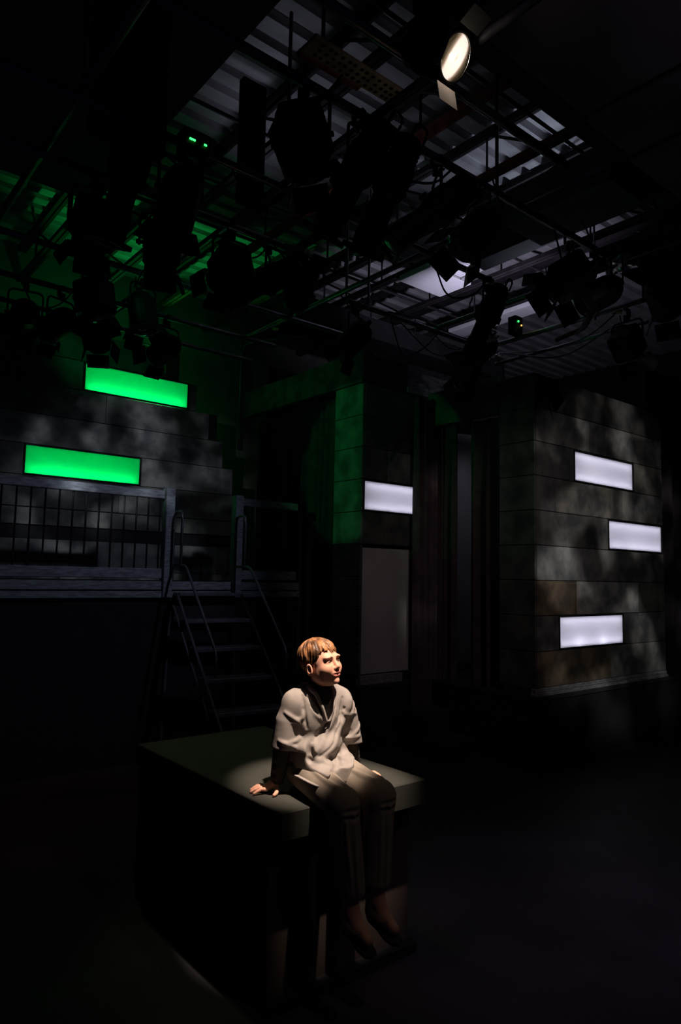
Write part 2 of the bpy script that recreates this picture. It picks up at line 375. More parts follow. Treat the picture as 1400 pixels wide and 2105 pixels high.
for (a, b, skips) in ((XT, XR, ()),):
    for i in range(9):
        z0 = kz(.12+.54*i); z1 = kz(.12+.54*(i+1)); gaps = {1: (9.61, 11.6), 4: (11.11, 13.05), 6: (10.08, 12.03)}.get(i)
        if gaps: box(bm, (a, Y1, z0), (gaps[0]*KK, Y1+.03, z1)); box(bm, (gaps[1]*KK, Y1, z0), (b, Y1+.03, z1))
        else: box(bm, (a, Y1, z0), (b, Y1+.03, z1))
box(bm, (XT, Y1+.03, kz(.12)), (XT+.03, 4.32, kz(4.98)))
part('backing', t, bm, M['black'])
bm = bmesh.new(); box(bm, (XT-.05, Y1-.055, .665), (XR, Y1+.02, .70), .006); box(bm, (XT-.04, Y1-.04, .70), (XR, Y1+.02, kz(.12)), .006)
part('base_moulding', t, bm, M['grey'])
lightbox(t, 9.64*KK, 11.57*KK, Y1-.02, kz(.69), kz(1.17), 0, kind='white', hot=True)
lightbox(t, 11.14*KK, 13.03*KK, Y1-.02, kz(2.31), kz(2.79), 0, kind='white')
lightbox(t, 10.11*KK, 12.0*KK, Y1-.02, kz(3.39), kz(3.87), 0, kind='white')
# header running back from the tower
t = thing('header_beam', 'dark header beam running back from the right tower', 'beam')
bm = bmesh.new(); box(bm, (XT-.03, 4.33, kz(4.44)), (XT+.05, 5.3, kz(5.06)), .004, tone=(.3, .36, .33)); part('beam_board', t, bm, M['block'])
# --- middle column
XC = 7.5*KK; Y2 = 5.34; XE = 9.45*KK
t = thing('stone_column', 'narrow stone-block column with one glowing white panel and a green side', 'scenery')
bm = bmesh.new()
courses(bm, {4: row([7.5, 9.45], {0: .35}), 6: row([7.5, 8.03, 8.66, 9.45], {0: .4, 1: .9, 2: .3}), 7: row([7.5, 8.52, 9.45], {0: .35, 1: .2}), 8: row([7.5, 9.45], {0: .5}),
    9: [(XC, 6.4, .16)]}, Y2)  # dark tone paints the unlit part of the header face
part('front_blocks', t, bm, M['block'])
part('lit_top_board', t, boxes(((5.25, Y2-.045, kz(5.0)), (6.42, Y2-.032, kz(5.5)))), M['streak'], label='streaked grey board, paler for the lit part of the header')  # paler board paints the lit part of the same header face
bm = bmesh.new()
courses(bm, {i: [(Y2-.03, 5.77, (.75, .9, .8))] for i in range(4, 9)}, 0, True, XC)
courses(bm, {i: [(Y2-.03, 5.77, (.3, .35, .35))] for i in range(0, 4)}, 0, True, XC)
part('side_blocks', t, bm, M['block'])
bm = bmesh.new(); box(bm, (XC, Y2, kz(2.28)), (XE, Y2+.03, kz(2.82))); box(bm, (XC, Y2, kz(3.36)), (XE, Y2+.03, kz(5.52))); box(bm, (XC, Y2+.03, kz(.1)), (XC+.03, 5.77, kz(5.52)))
part('backing', t, bm, M['black'])
part('pale_panel', t, boxes(((XC+.005, Y2-.02, kz(.17)), (8.68*KK, Y2+.02, kz(2.22)))), M['pale'], label='pale grey panel below the blocks')
part('base_moulding', t, boxes(((XC-.03, Y2-.06, .665), (8.4*KK, Y2+.02, kz(.15))), bev=.005), M['grey'])
lightbox(t, 7.52*KK, 9.4*KK, Y2-.02, kz(2.85), kz(3.33), 0, kind='white')
t = thing('header_beam', 'green lit header beam between the column and the left wall', 'beam')
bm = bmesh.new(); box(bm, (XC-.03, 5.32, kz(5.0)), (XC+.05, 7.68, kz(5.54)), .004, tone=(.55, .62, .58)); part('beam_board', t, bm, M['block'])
# --- left wall
Y3 = 7.75
t = thing('stone_wall', 'wide stone-block wall with two glowing green panels behind the railing', 'scenery')
kl = KK
bm = bmesh.new()
courses(bm, {0: row([-1, 2, 4.2, 6.3, 7.3]), 1: row([-1, 1.1, 3.4, 5.2, 7.3]), 2: row([-1, 2.4, 3.9, 5.8, 7.3]), 3: row([-1, 1.4, 3.35, 5.0, 7.3], {2: .8}), 
    5: row([-1, 2.2, 4.9, 7.3], {1: .5}), 6: row([-1, 1.1, 3.2, 5.31, 7.29], {2: .5, 3: 1.1}, (2,)), 7: row([-1, 2.0, 7.04], {1: 1.0}), 8: row([-1, 1.9, 4.58, 6.7], {1: .6, 2: .75}),
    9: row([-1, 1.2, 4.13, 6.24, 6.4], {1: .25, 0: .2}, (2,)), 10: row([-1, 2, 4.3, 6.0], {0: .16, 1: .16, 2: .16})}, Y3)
z0 = kz(2.28)
box(bm, (-.6, Y3-.03, kz(2.52)), (7.3*KK, Y3, kz(2.81)), .004, tone=(.7, .7, .66))
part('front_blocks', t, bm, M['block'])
bm = bmesh.new()
for a, b, c, d in ((-.6, 7.3*KK, kz(.1), kz(3.36)), (-.6, 3.2*KK, kz(3.36), kz(3.9)), (5.31*KK, 7.29*KK, kz(3.36), kz(3.9)), (-.6, 6.9*KK, kz(3.9), kz(4.98)), (-.6, 4.13*KK, kz(4.98), kz(5.52)), (6.24*KK, 6.4*KK, kz(4.98), kz(5.52)), (-.6, 6*KK, kz(5.52), kz(6.06))):
    box(bm, (a, Y3, c), (b, Y3+.03, d))
part('backing', t, bm, M['black'])
lightbox(t, 3.235*KK, 5.275*KK, Y3-.02, kz(3.39), kz(3.875), 0, kind='green')
lightbox(t, 4.17*KK, 6.2*KK, Y3-.02, kz(5.015), kz(5.495), 0, kind='green')

# ------------------------------------------------------------------ platforms
def riser(x0, x1, y0, y1, z, lab):
    t = thing('stage_riser', lab, 'platform', (0, 0, 0))
    part('deck', t, boxes(((x0, y0, z-.04), (x1, y1, z)), bev=.004), M['dark'])
    part('skirt', t, boxes(((x0+.02, y0+.02, 0), (x1-.02, y0+.04, z-.04)), ((x0+.02, y0+.04, 0), (x0+.04, y1-.02, z-.04)), ((x1-.04, y0+.04, 0), (x1-.02, y1-.02, z-.04))), M['black'])
riser(XT-.05, XR+.5, Y1-.06, 6.6, .665, 'dark raised deck under the right stone tower')
riser(XC-.05, 5.45, Y2-.08, 7.0, .665, 'dark raised deck under the middle column')
t = thing('scene_steps', 'small dark steps between the column and the right tower', 'steps', (5.0, 4.5, 0))
part('tread', t, boxes(((0, 0, .16), (.45, .3, .2)), bev=.004), M['dark']); part('tread', t, boxes(((0, .3, .40), (.42, .6, .44)), bev=.004), M['dark'])
part('support', t, boxes(((.05, .06, 0), (.40, .28, .16)), ((.05, .3, 0), (.37, .58, .40))), M['black'])
t = thing('raised_platform', 'high platform in front of the left stone wall', 'platform')
part('deck', t, boxes(((-.6, 6.22, 1.60), (4.5, 7.70, 1.66))), M['dark'])
part('fascia', t, boxes(((-.6, 6.19, 1.585), (4.5, 6.22, 1.665)), ((-.6, 6.18, 1.51), (4.5, 6.22, 1.572)), bev=.003), M['grey'])
part('skirt', t, boxes(((-.6, 6.24, 0), (4.5, 6.26, 1.6))), M['drape2'])
def railing(x0, x1, posts, lab, bx0):
    t = thing('guard_railing', lab, 'railing', (0, 6.2, 1.66))
    part('top_rail', t, boxes(((x0, -.03, .79), (x1, .03, .87)), bev=.006), M['grey'])
    part('bottom_rail', t, boxes(((x0, -.025, .03), (x1, .02, .125)), bev=.006), M['grey'])
    for p in posts: part('post', t, boxes(((p-.045, -.05, -.15), (p+.045, .05, .895)), bev=.006), M['grey'])
    x = bx0
    while x < x1-.03:
        if all(abs(x-p) > .07 for p in posts): part('baluster', t, tube(bmesh.new(), [(x, 0, .12), (x, 0, .80)], .0085, 6), M['steel'])
        x += .117
railing(-.6, 2.88, (2.935,), 'long railing on the left of the stair opening', -.547)
railing(3.74, 4.45, (3.70,), 'short railing on the right of the stair opening', 3.85)

# rolling staircase
t = thing('rolling_staircase', 'grey metal staircase with handrails leading up to the platform', 'staircase', (3.32, 6.12, 0), rz=math.radians(-6))
W2 = .315
def st(y, z): return (y, z)
zt = [1.56, 1.325, 1.09, .855, .62, .385, .15]
for i, z in enumerate(zt):
    y1 = -.12-.25*i if i else 0; 
    if i == 0: part('tread', t, boxes(((-W2, -.14, z-.03), (W2, .06, z)), bev=.004), M['alu'])
    else: part('tread', t, boxes(((-W2, -.12-.25*i, z-.035), (W2, .08-.25*i, z)), bev=.004), M['alu'])
part('front_panel', t, boxes(((-W2, -.01, 1.29), (W2, .0, 1.53))), M['dark'])
for s in (-1, 1):
    x = s*(W2+.012)
    part('stringer', t, tube(bmesh.new(), [(x, -.12, 1.54), (x, -1.72, .03)], .014, 8), M['alu'])
    part('stringer', t, tube(bmesh.new(), [(x, .05, 1.50), (x, -1.5, .03)], .011, 8), M['alu'])
    part('rear_leg', t, tube(bmesh.new(), [(x, .05, 1.56), (x*1.15, .05, .03)], .014, 8), M['alu'])
    part('brace', t, tube(bmesh.new(), [(x*1.12, .05, .12), (x, -.9, .78)], .010, 8), M['alu'])
    part('handrail', t, tube(bmesh.new(), fillet([(x, .05, 1.56), (x, .05, 2.33), (x, -.17, 2.33), (x, -.17, 1.80)], .08), .014, 8), M['alu'], True)
    part('handrail', t, tube(bmesh.new(), fillet([(x, .05, 1.82), (x, -.30, 1.82), (x, -1.08, 1.08), (x, -1.06, .90)], .09), .013, 8), M['alu'], True)

# ------------------------------------------------------------------ drapes
def drape(p0, p1, z1, lab, m, amp=.045, wav=.17, ztop=3.6, seed=0, taper=0):
    rnd = random.Random(seed); p0 = Vector(p0); p1 = Vector(p1); L = (p1-p0).length; d = (p1-p0)/L; n = Vector((-d.y, d.x))
    nx = int(L/.012); nz = 26; ph = [rnd.uniform(0, 6) for _ in range(4)]
    vs = []; fs = []
    for j in range(nz+1):
        z = ztop+(z1-ztop)*j/nz; tt = j/nz
        for i in range(nx+1):
            s = L*i/nx; a = 2*PI*s/wav+ph[0]+.7*math.sin(2.1*s/wav+ph[1])+.25*math.sin(tt*3+ph[2])
            o = amp*(.35+.65*min(1, tt*3+.15))*(math.sin(a)+.35*math.sin(2.3*a+ph[3]))
            q = p0+d*(s*(1-taper*tt))+n*o; vs.append((q.x, q.y, z))
    w_ = nx+1
    for j in range(nz):
        for i in range(nx): k = j*w_+i; fs.append((k, k+1, k+1+w_, k+w_))
    o = obj('stage_drape', (vs, [], fs), m, smooth=True); md = o.modifiers.new('thick', 'SOLIDIFY'); md.thickness = .004
    return tag(o, lab, 'curtain')
drape((5.72, 4.37), (5.72, 4.80), .02, 'brown-black drape hanging beside the right tower', M['drape'], seed=1, ztop=3.42)
drape((5.74, 5.02), (5.74, 5.27), .02, 'dark gathered drape overlapping the middle column', M['drape'], seed=2, ztop=3.42, wav=.11)
drape((5.29, 5.21), (5.84, 5.20), .02, 'loose drape hanging just right of the glowing column panel', M['drape'], amp=.03, seed=8, ztop=3.7, wav=.09)
drape((6.05, 5.62), (6.75, 5.42), .68, 'pale grey cloth seen through the gap between two drapes', M['pale'], amp=.01, seed=3, wav=.5, ztop=3.5)
drape((4.78, 5.80), (4.78, 6.75), .02, 'dark drape with long folds left of the green column side', M['drape'], seed=4, ztop=3.74, wav=.14)
drape((4.80, 6.80), (4.86, 7.66), .02, 'black drape at the end of the left stone wall', M['drape2'], seed=5, ztop=3.74)
drape((5.1, 7.9), (9.5, 7.9), .02, 'wide black drape across the back behind the column', M['drape2'], amp=.06, wav=.3, seed=6, ztop=4.6)
drape((8.2, 4.1), (10.9, 4.1), .02, 'black drape beyond the right edge of the stone tower', M['drape2'], amp=.06, wav=.3, seed=7, ztop=4.4)

# ------------------------------------------------------------------ lighting grid
GZ = 4.12
def pipe(a, b, lab, r=.024): return tag(obj('grid_pipe', tube(bmesh.new(), [a, b], r, 10), M['pipe'], smooth=True), lab, 'pipe', 'pipes of the lighting grid')
for y, x0, x1, l in ((2.13, 1.2, 3.4, 'grid pipe carrying the lit lamp'), (2.57, .8, 4.6, 'grid pipe carrying the three long spotlights'), (3.40, .6, 4.3, 'bright grid pipe crossing the middle of the ceiling'),
                     (4.02, .6, 2.9, 'grid pipe carrying the boxy lamps near the green deck strip'), (4.48, 3.7, 5.75, 'grid pipe ending at the right hand pipe corner'), (5.15, .6, 4.4, 'grid pipe carrying the hanging lamp at upper left'),
                     (5.9, .5, 3.9, 'nearer pipe of the pair above the left stone wall'), (6.5, .5, 4.0, 'further pipe of the pair above the left stone wall')):
    pipe((x0, y, GZ), (x1, y, GZ), l)
for x, y0, y1, l in ((1.05, .5, 6.6, 'grid pipe running back at far left'), (2.30, 1.2, 6.6, 'grid pipe running back through the left lamps'), (3.62, 2.0, 6.0, 'greenish grid pipe running back in the middle'), (4.85, 1.6, 4.6, 'grid pipe running back behind the glittering lamp'), (5.66, 1.6, 4.7, 'grid pipe running forward from the corner')):
    pipe((x, y0, GZ+.05), (x, y1, GZ+.05), l)
pipe((5.75, 1.4, GZ-.12), (5.75, 4.5, GZ-.12), 'second lower pipe running forward from the corner', .018)
for x, y, l in ((3.62, 4.4, 'hanger rod beside the bright middle pipe'), (3.95, 4.49, 'hanger rod above the right hand corner pipe'), (5.66, 3.3, 'thin hanger rod at the right of the grid'), (2.30, 3.4, 'hanger rod at the left end of the bright pipe'), (3.3, 2.57, 'long hanger rod right of the spotlights'), (1.05, 3.4, 'hanger rod at far left')):
    tag(obj('hanger_rod', tube(bmesh.new(), [(x, y, GZ), (x, y, 5.3)], .012, 6), M['pipe']), l, 'rod')

# fixtures -----------------------------------------------------------
def ring_pts(r, z, n=16): return [(r*math.cos(2*PI*k/n), r*math.sin(2*PI*k/n), z) for k in range(n)]
def fixture_meshes():
    K = {}
    # body axis along -Z, pivot at origin
    bm = bmesh.new(); lathe(bm, [(.072, -.34), (.078, -.33), (.078, -.20), (.070, -.19), (.070, -.07), (.088, -.05), (.098, .02), (.098, .10), (.085, .12), (.080, .21), (.062, .25), (.03, .262)], 20)
    for a in range(4):
        box(bm, (-.012, .085, -.04), (.012, .115, .01), .002, Matrix.Rotation(a*PI/2, 4, 'Z'))
    for k in range(4): lathe(bm, [(.088, .135+k*.02), (.088, .141+k*.02)], 20)
    gf = bmesh.new(); box(gf, (-.088, -.088, -.372), (.088, -.070, -.345), .002); box(gf, (-.088, .070, -.372), (.088, .088, -.345), .002); box(gf, (-.088, -.07, -.372), (-.07, .07, -.345), .002); box(gf, (.07, -.07, -.372), (.088, .07, -.345), .002)
    ln = bmesh.new(); lathe(ln, [(.0705, -.344), (.06, -.350), (.03, -.356), (.005, -.358)], 20)
    hd = bmesh.new(); tube(hd, fillet([(-.05, .06, .24), (-.05, .06, .31), (.05, .06, .31), (.05, .06, .24)], .03), .008, 6)
    K['ellipsoidal'] = dict(body=bm, gel_frame=gf, lens=ln, handle=hd, yw=.115)
    bm = bmesh.new(); lathe(bm, [(.105, -.17), (.11, -.165), (.11, .05), (.10, .09), (.075, .13), (.05, .15), (.02, .155)], 20)
    gf = bmesh.new()
    for a in range(4):
        R = Matrix.Rotation(a*PI/2, 4, 'Z') @ Matrix.Translation((0, .11, -.17)) @ Matrix.Rotation(math.radians(30), 4, 'X')
        box(gf, (-.085, -.003, -.13), (.085, .003, 0), .001, R)
    ln = bmesh.new(); lathe(ln, [(.1045, -.171), (.08, -.178), (.03, -.182), (.005, -.183)], 20)
    hd = bmesh.new(); tube(hd, [(0, 0, .15), (0, .0, .19)], .02, 8)
    K['par'] = dict(body=bm, gel_frame=gf, lens=ln, handle=hd, yw=.13)
    bm = bmesh.new(); box(bm, (-.11, -.12, -.13), (.11, .12, .13), .02)
    for k in range(5): box(bm, (-.117, -.09, .07-.03*k), (.117, .09, .078-.03*k), .002)
    lathe(bm, [(.10, -.17), (.10, -.12)], 20)
    gf = bmesh.new()
    for a in range(4):
        R = Matrix.Rotation(a*PI/2, 4, 'Z') @ Matrix.Translation((0, .105, -.17)) @ Matrix.Rotation(math.radians(25), 4, 'X')
        box(gf, (-.095, -.003, -.12), (.095, .003, 0), .001, R)
    ln = bmesh.new(); lathe(ln, [(.095, -.171), (.07, -.182), (.03, -.188), (.005, -.19)], 20)
    hd = bmesh.new(); tube(hd, fillet([(-.06, 0, .12), (-.06, 0, .18), (.06, 0, .18), (.06, 0, .12)], .03), .007, 6)
    K['fresnel'] = dict(body=bm, gel_frame=gf, lens=ln, handle=hd, yw=.14)
    for k, d in K.items():
        yw = d['yw']; y = bmesh.new()
        pts = fillet([(-yw, 0, -.02), (-yw, 0, .20), (yw, 0, .20), (yw, 0, -.02)], .05)
        tube(y, pts, .009, 6); tube(y, [(-yw-.02, 0, 0), (-yw+.03, 0, 0)], .014, 8); tube(y, [(yw+.02, 0, 0), (yw-.03, 0, 0)], .014, 8)
        d['yoke'] = y
        c = bmesh.new(); box(c, (-.02, -.025, .20), (.02, .025, .255), .004); box(c, (-.018, -.042, .245), (.018, -.026, .315), .003); box(c, (-.018, -.042, .303), (.018, .03, .318), .003); tube(c, [(0, .0, .25), (0, .045, .235)], .007, 6)
        d['clamp'] = c
    out = {}
    for k, d in K.items():
        out[k] = {}
        for n in ('body', 'gel_frame', 'lens', 'handle', 'yoke', 'clamp'):
            me = bpy.data.meshes.new(n); bmesh.ops.recalc_face_normals(d[n], faces=d[n].faces); d[n].to_mesh(me); d[n].free()
            me.materials.append(M['glass'] if n == 'lens' else M['steel'])
            if n in ('lens', 'yoke', 'handle'): me.shade_smooth()
            out[k][n] = me
    return out
FX = fixture_meshes()
def fixture(kind, x, y, yaw, tilt, lab, gz=GZ, up_=False, cable=True, group='stage lamps on the grid'):
    """hangs by its clamp from a pipe at height gz; tilt 0 = straight down"""
    base = gz-.30
    nm = {'ellipsoidal': 'spotlight', 'par': 'par_can', 'fresnel': 'fresnel_lamp'}[kind]
    t = thing(nm, lab, 'stage lamp', (x, y, base), group, math.radians(yaw))
    def pt(n, par, rot=None):
        o = bpy.data.objects.new(n, FX[kind][n]); C.objects.link(o); o.parent = par
        if rot is not None: o.rotation_euler = (rot, 0, 0)
        return o
    pt('yoke', t); pt('clamp', t)
    b = pt('body', t, math.radians(-tilt)); pt('gel_frame', b); pt('lens', b); pt('handle', b)
    if cable:
        rnd = random.Random(int(x*1000+y*77)); bm = bmesh.new(); a = math.radians(-tilt)
        p = Vector((0, -math.sin(a)*.26, math.cos(a)*.26)) if kind == 'ellipsoidal' else Vector((0, -math.sin(a)*.15, math.cos(a)*.15))
        q = Vector((rnd.uniform(-.35, .35), 0.03, .26)); mid = (p+q)/2+Vector((rnd.uniform(-.1, .1), .08, -.16))
        pts = [((1-s)**2)*p+2*s*(1-s)*mid+s*s*q for s in [k/8 for k in range(9)]]
        tube(bm, pts, .006, 5); part('power_cord', t, bm, M['cable'], True)
    return t
fx = [
 ('ellipsoidal', 2.18, 2.57, 200, 35, 'long black spotlight in silhouette, leftmost of the three long ones'),
 ('fresnel', 1.82, 2.57, 120, 60, 'round-backed black lamp with a handle, left of the long spotlights'),
 ('ellipsoidal', 2.40, 2.57, 190, 30, 'middle one of the three long black spotlights'),
 ('ellipsoidal', 2.76, 2.57, 235, 50, 'tilted black spotlight, rightmost of the three long ones'),
 ('par', 3.12, 2.57, 250, 40, 'black lamp tucked behind the rightmost long spotlight'),
 ('ellipsoidal', 2.58, 4.02, 230, 60, 'black spotlight above the green bent conduit'),
 ('fresnel', 2.28, 4.02, 180, 70, 'boxy black lamp below the green deck strip'),
 ('fresnel', 1.78, 4.02, 160, 20, 'square black lamp above the green glittering foil'),
 ('par', 2.14, 5.15, 20, 15, 'black lamp hanging straight down in front of the green back wall'),
 ('par', 1.46, 5.9, 170, 80, 'round black lamp, first from the left above the left wall'),
 ('par', 1.74, 5.9, 200, 70, 'round black lamp, second from the left above the left wall'),
 ('fresnel', 2.05, 5.9, 150, 60, 'wide black lamp in the row above the left wall'),
 ('fresnel', 1.76, 5.15, 30, 10, 'boxy black lamp hanging above the row of round lamps'),
 ('par', 2.70, 5.9, 190, 75, 'last black lamp in the row above the upper green panel'),
 ('par', 2.85, 4.02, 0, 150, 'upturned black lamp in front of the dim deck above the header'),
 ('ellipsoidal', 4.25, 3.40, 200, 25, 'black lamp in silhouette against the long white ceiling board'),
 ('par', 4.85, 3.95, 210, 50, 'black lamp with glittering face by the white ceiling board'),
 ('fresnel', 4.1, 2.57, 220, 60, 'black lamp in the cluster left of the far right pipes'),
 ('par', 4.50, 2.57, 240, 60, 'outermost black lamp in the cluster under the right duct'),
 ('ellipsoidal', 1.30, 3.40, 200, 20, 'black lamp nearly lost in the dark at upper left'),
 ('par', 1.60, 3.40, 180, 30, 'black lamp near the tiny green lights at upper left'),
 ('fresnel', 1.35, 4.02, 180, 40, 'black boxy lamp at far left below the dark corner'),
 ('par', 3.35, 4.48-.0, 200, 50, 'small black lamp over the green header'),
 ('par', 5.3, 4.48, 150, 60, 'black lamp on the pipe above the streaked board'),
 ('fresnel', 5.66, 3.0, 90, 45, 'black lamp on the right hand pipe near the small white board'),
 ('par', 4.85, 2.3, 100, 60, 'black lamp at the right end of the cluster, nearest the ceiling panels'),
]
for f in fx:
    if f[1] == 3.35 and abs(f[2]-4.48) < .01: f = (f[0], 3.8, 4.48, *f[3:])
    fixture(*f)
# the lit lamp (lens centre at LENS, facing LN)
LENS = Vector((2.13, 1.88, 3.99)); LN = Vector((.20, -.79, -.58)).normalized()
mj = Vector((.774*.26-.06*.97, -.633*.26-.07*.97, .97)); mj = (mj-LN*mj.dot(LN)).normalized(); lx = mj.cross(-LN)
LM = Matrix((lx, mj, -LN)).transposed().to_4x4(); LM.translation = LENS
t = thing('spotlight', 'lit stage lamp with a glowing oval lens at the top of the grid', 'stage lamp', tuple(LENS))
LR = LM.to_3x3().to_4x4()
def lp(n, bm, m, sm=False, par=None):
    o = part(n, par or t, bm, m, sm)
    if not par: o.matrix_local = LR
    return o
bm = bmesh.new(); lathe(bm, [(.093, -.004), (.100, -.004), (.104, .004), (.104, .16), (.09, .24), (.06, .28), (.02, .29), (.02, .03), (.093, .02)], 32, cap=False)
bd = lp('body', bm, M['steel'], True)
ln = bmesh.new(); lathe(ln, [(.089, .004), (.07, -.002), (.04, -.006), (.002, -.008)], 40)
lp('lens', ln, M['lit_lens'], True, bd)
rg = bmesh.new(); tube(rg, ring_pts(.0905, -.002, 40), .0020, 6, closed=True); lp('lens_ring', rg, mat('bright_lens_ring', (.8, .8, .72), .25, .05, metal=1), True, bd)
dk = mat('barn_door_black', (.012, .011, .010), .7, .2); lit_dr = mat('barn_door_lit', (.6, .55, .5), .4, .2); DOORM = {75: dk, 165: lit_dr, 255: lit_dr, 345: dk}  # pale flap colour imitates the lens beam falling on the doors
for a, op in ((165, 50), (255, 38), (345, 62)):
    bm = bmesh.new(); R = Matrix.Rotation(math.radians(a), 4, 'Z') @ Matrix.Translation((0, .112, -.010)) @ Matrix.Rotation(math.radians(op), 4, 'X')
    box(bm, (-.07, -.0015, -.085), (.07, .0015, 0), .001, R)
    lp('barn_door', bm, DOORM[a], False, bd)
bm = bmesh.new(); tube(bm, fillet([LR @ Vector((-.135, 0, .06)), LR @ Vector((-.135, 0, .06))+Vector((0, .1, .16)), LR @ Vector((.135, 0, .06))+Vector((0, .1, .16)), LR @ Vector((.135, 0, .06))], .05), .009, 6)
part('yoke', t, bm, M['steel'], True)
mid = (LR @ Vector((0, 0, .06)))+Vector((0, .1, .16))
bm = bmesh.new(); box(bm, (mid.x-.02, mid.y-.03, mid.z-.01), (mid.x+.02, mid.y+.02, mid.z+.07), .004); part('clamp', t, bm, M['steel'])
bm = bmesh.new(); tube(bm, [LR @ Vector((.02, .14, -.02)), LR @ Vector((.06, .22, .0)), LR @ Vector((.03, .30, .05)), Vector((.1, .2, .3))], .003, 5); part('safety_chain', t, bm, mat('bright_wire', (.8, .8, .8), .2, .1, metal=1))
light('lamp_filament', 'POINT', tuple(LENS+LN*.05), tuple(LENS+LN), .35, (1, .82, .68), .012)

# clutter on the grid ------------------------------------------------
def cable(pts, lab, m=None, r=.007, cat='cable', name='cable'):
    return tag(obj(name, tube(bmesh.new(), fillet(pts, .25, 6), r, 6), m or M['cable'], smooth=True), lab, cat)
t = thing('perforated_duct', 'perforated pale board lying on the grid near the lit lamp', 'duct', (2.25, 2.86, 4.62))
bm = bmesh.new(); box(bm, (-.2, -.07, 0), (.47, .07, .02), .003); n0 = len(bm.faces); rnd = random.Random(3)
for i in range(13):
    for j in range(3): lathe(bm, [(.012, -.002), (.012, .001)], 8, Matrix.Translation((-.12+i*.045+rnd.uniform(-.008, .008), -.042+j*.042, 0)))
bm.faces.ensure_lookup_table()
for f in bm.faces[n0:]: f.material_index = 1
pb = part('board', t, bm, M['perf']); pb.data.materials.append(M['black'])
part('strap', t, boxes(((-.11, -.005, .02), (-.09, .005, .69))), M['steel'])
part('torn_lining', t, boxes(((-.2, .07, 0), (.25, .12, .03)), bev=.01), M['rust'], label='torn orange lining')
def foil(x, y, z, r, lab, seed):
    rnd = random.Random(seed); bm = bmesh.new(); bmesh.ops.create_icosphere(bm, subdivisions=3, radius=r)
    for v in bm.verts: v.co = v.co*(1+rnd.uniform(-.28, .28)); v.co.z *= .55
    return tag(obj('crumpled_foil', bm, M['foil'], loc=(x, y, z)), lab, 'foil')
foil(2.20, 4.75, 4.22, .10, 'crumpled foil glinting green above the hanging lamp', 5)
foil(4.72, 3.78, 3.86, .085, 'crumpled foil glinting on the lamp by the white board', 9)
foil(5.62, 4.38, 4.02, .07, 'crumpled foil wrapped at the pipe corner', 13)
foil(4.9, 2.62, 4.18, .10, 'coppery scrap of foil at the right end of the grid', 21)
cable([(4.2, 4.5, 4.16), (4.6, 4.47, 4.19), (5.1, 4.50, 4.15), (5.6, 4.47, 4.17)], 'cable strapped along the right hand corner pipe')
cable([(4.3, 4.45, 4.08), (4.8, 4.45, 3.82), (5.3, 4.45, 4.08)], 'loose cable sagging under the corner pipe', M['alu'])
cable([(4.6, 4.4, 4.1), (4.95, 4.4, 3.92), (5.3, 4.4, 4.1)], 'shorter cable loop under the corner pipe', M['alu'])
cable([(5.68, 4.4, 4.08), (5.72, 3.9, 3.98), (5.72, 3.4, 4.0), (5.68, 3.1, 4.14)], 'grey cable ending in a yellow plug beyond the pipe corner', M['alu'])
cable([(5.68, 4.3, 4.05), (5.75, 3.7, 3.86), (5.72, 3.2, 4.02)], 'lower grey cable sagging beyond the pipe corner', M['alu'])
def plug(x, y, z, lab, rz=0):
    t = thing('yellow_plug', lab, 'plug', (x, y, z), None, rz)
    bm = bmesh.new(); lathe(bm, [(.012, -.03), (.016, -.02), (.016, .02), (.010, .03)], 10, Matrix.Rotation(PI/2, 4, 'X')); part('shell', t, bm, M['yellow'], True)
    bm = bmesh.new(); lathe(bm, [(.006, 0), (.006, .05)], 8, Matrix.Rotation(-PI/2, 4, 'X')@Matrix.Translation((0, 0, .02))); part('cord_grip', t, bm, M['cable'])
plug(5.68, 3.08, 4.14, 'yellow plug at the end of the cables right of the pipe corner')
plug(3.64, 5.5, 4.13, 'tiny yellow plug above the green header beam', 1.2)
plug(3.62, 5.98, 4.13, 'tiny yellow plug beside the thin rod left of the header beam', .6)
t = thing('dimmer_box', 'small black box with green and amber indicator lights at the pipe corner', 'box', (5.62, 4.15, 4.285))
part('case', t, boxes(((-.06, -.05, -.09), (.06, .05, .09)), bev=.008), M['steel'])
for n, x, z, mm in (('indicator_light', -.02, .03, 'led_green'), ('indicator_light', .03, 0, 'led_amber')):
    bm = bmesh.new(); bmesh.ops.create_icosphere(bm, subdivisions=2, radius=.010); part(n, t, bm, M[mm]).location = (x-.0, -.052, z)
t = thing('junction_box', 'small box with two tiny green lights at upper left', 'box', (1.58, 3.22, 4.02))
part('case', t, boxes(((-.08, -.05, -.05), (.08, .05, .05)), bev=.008), M['steel'])
for x, l in ((-.035, .016), (.04, .007)):
    part('indicator_light', t, boxes(((x-l, -.055, -.02), (x+l, -.05, -.012))), M['led_green'])
for k, (x, y, l) in enumerate(((2.55, 2.57, 'cable looped between the two left long spotlights'), (2.2, 3.40, 'cable hanging from the bright grid pipe'), (3.9, 3.40, 'cable looping near the white ceiling board'), (4.2, 2.57, 'cable loop in the right lamp cluster'), (1.7, 5.9, 'cable draped along the left lamp row'), (4.5, 4.48, 'cable loop in front of the long white board'))):
    cable([(x-.3, y, GZ), (x-.1, y+.03, GZ-.22-.03*k), (x+.15, y-.03, GZ-.2), (x+.35, y, GZ)], l)
tag(obj('hanging_post', boxes(((-.09, -.03, 0), (.09, .03, .85)), bev=.004), M['dark'], loc=(2.25, 3.75, 4.14)), 'dark flat post hanging from the joists left of centre', 'post')
slab('ceiling_mask', (6.5, -3, 5.18), (11.8, 3.85, 5.24), M['black'], 'wide black sheet added to darken the deck at far right', 'panel')  # black sheet added to keep the deck behind it dark
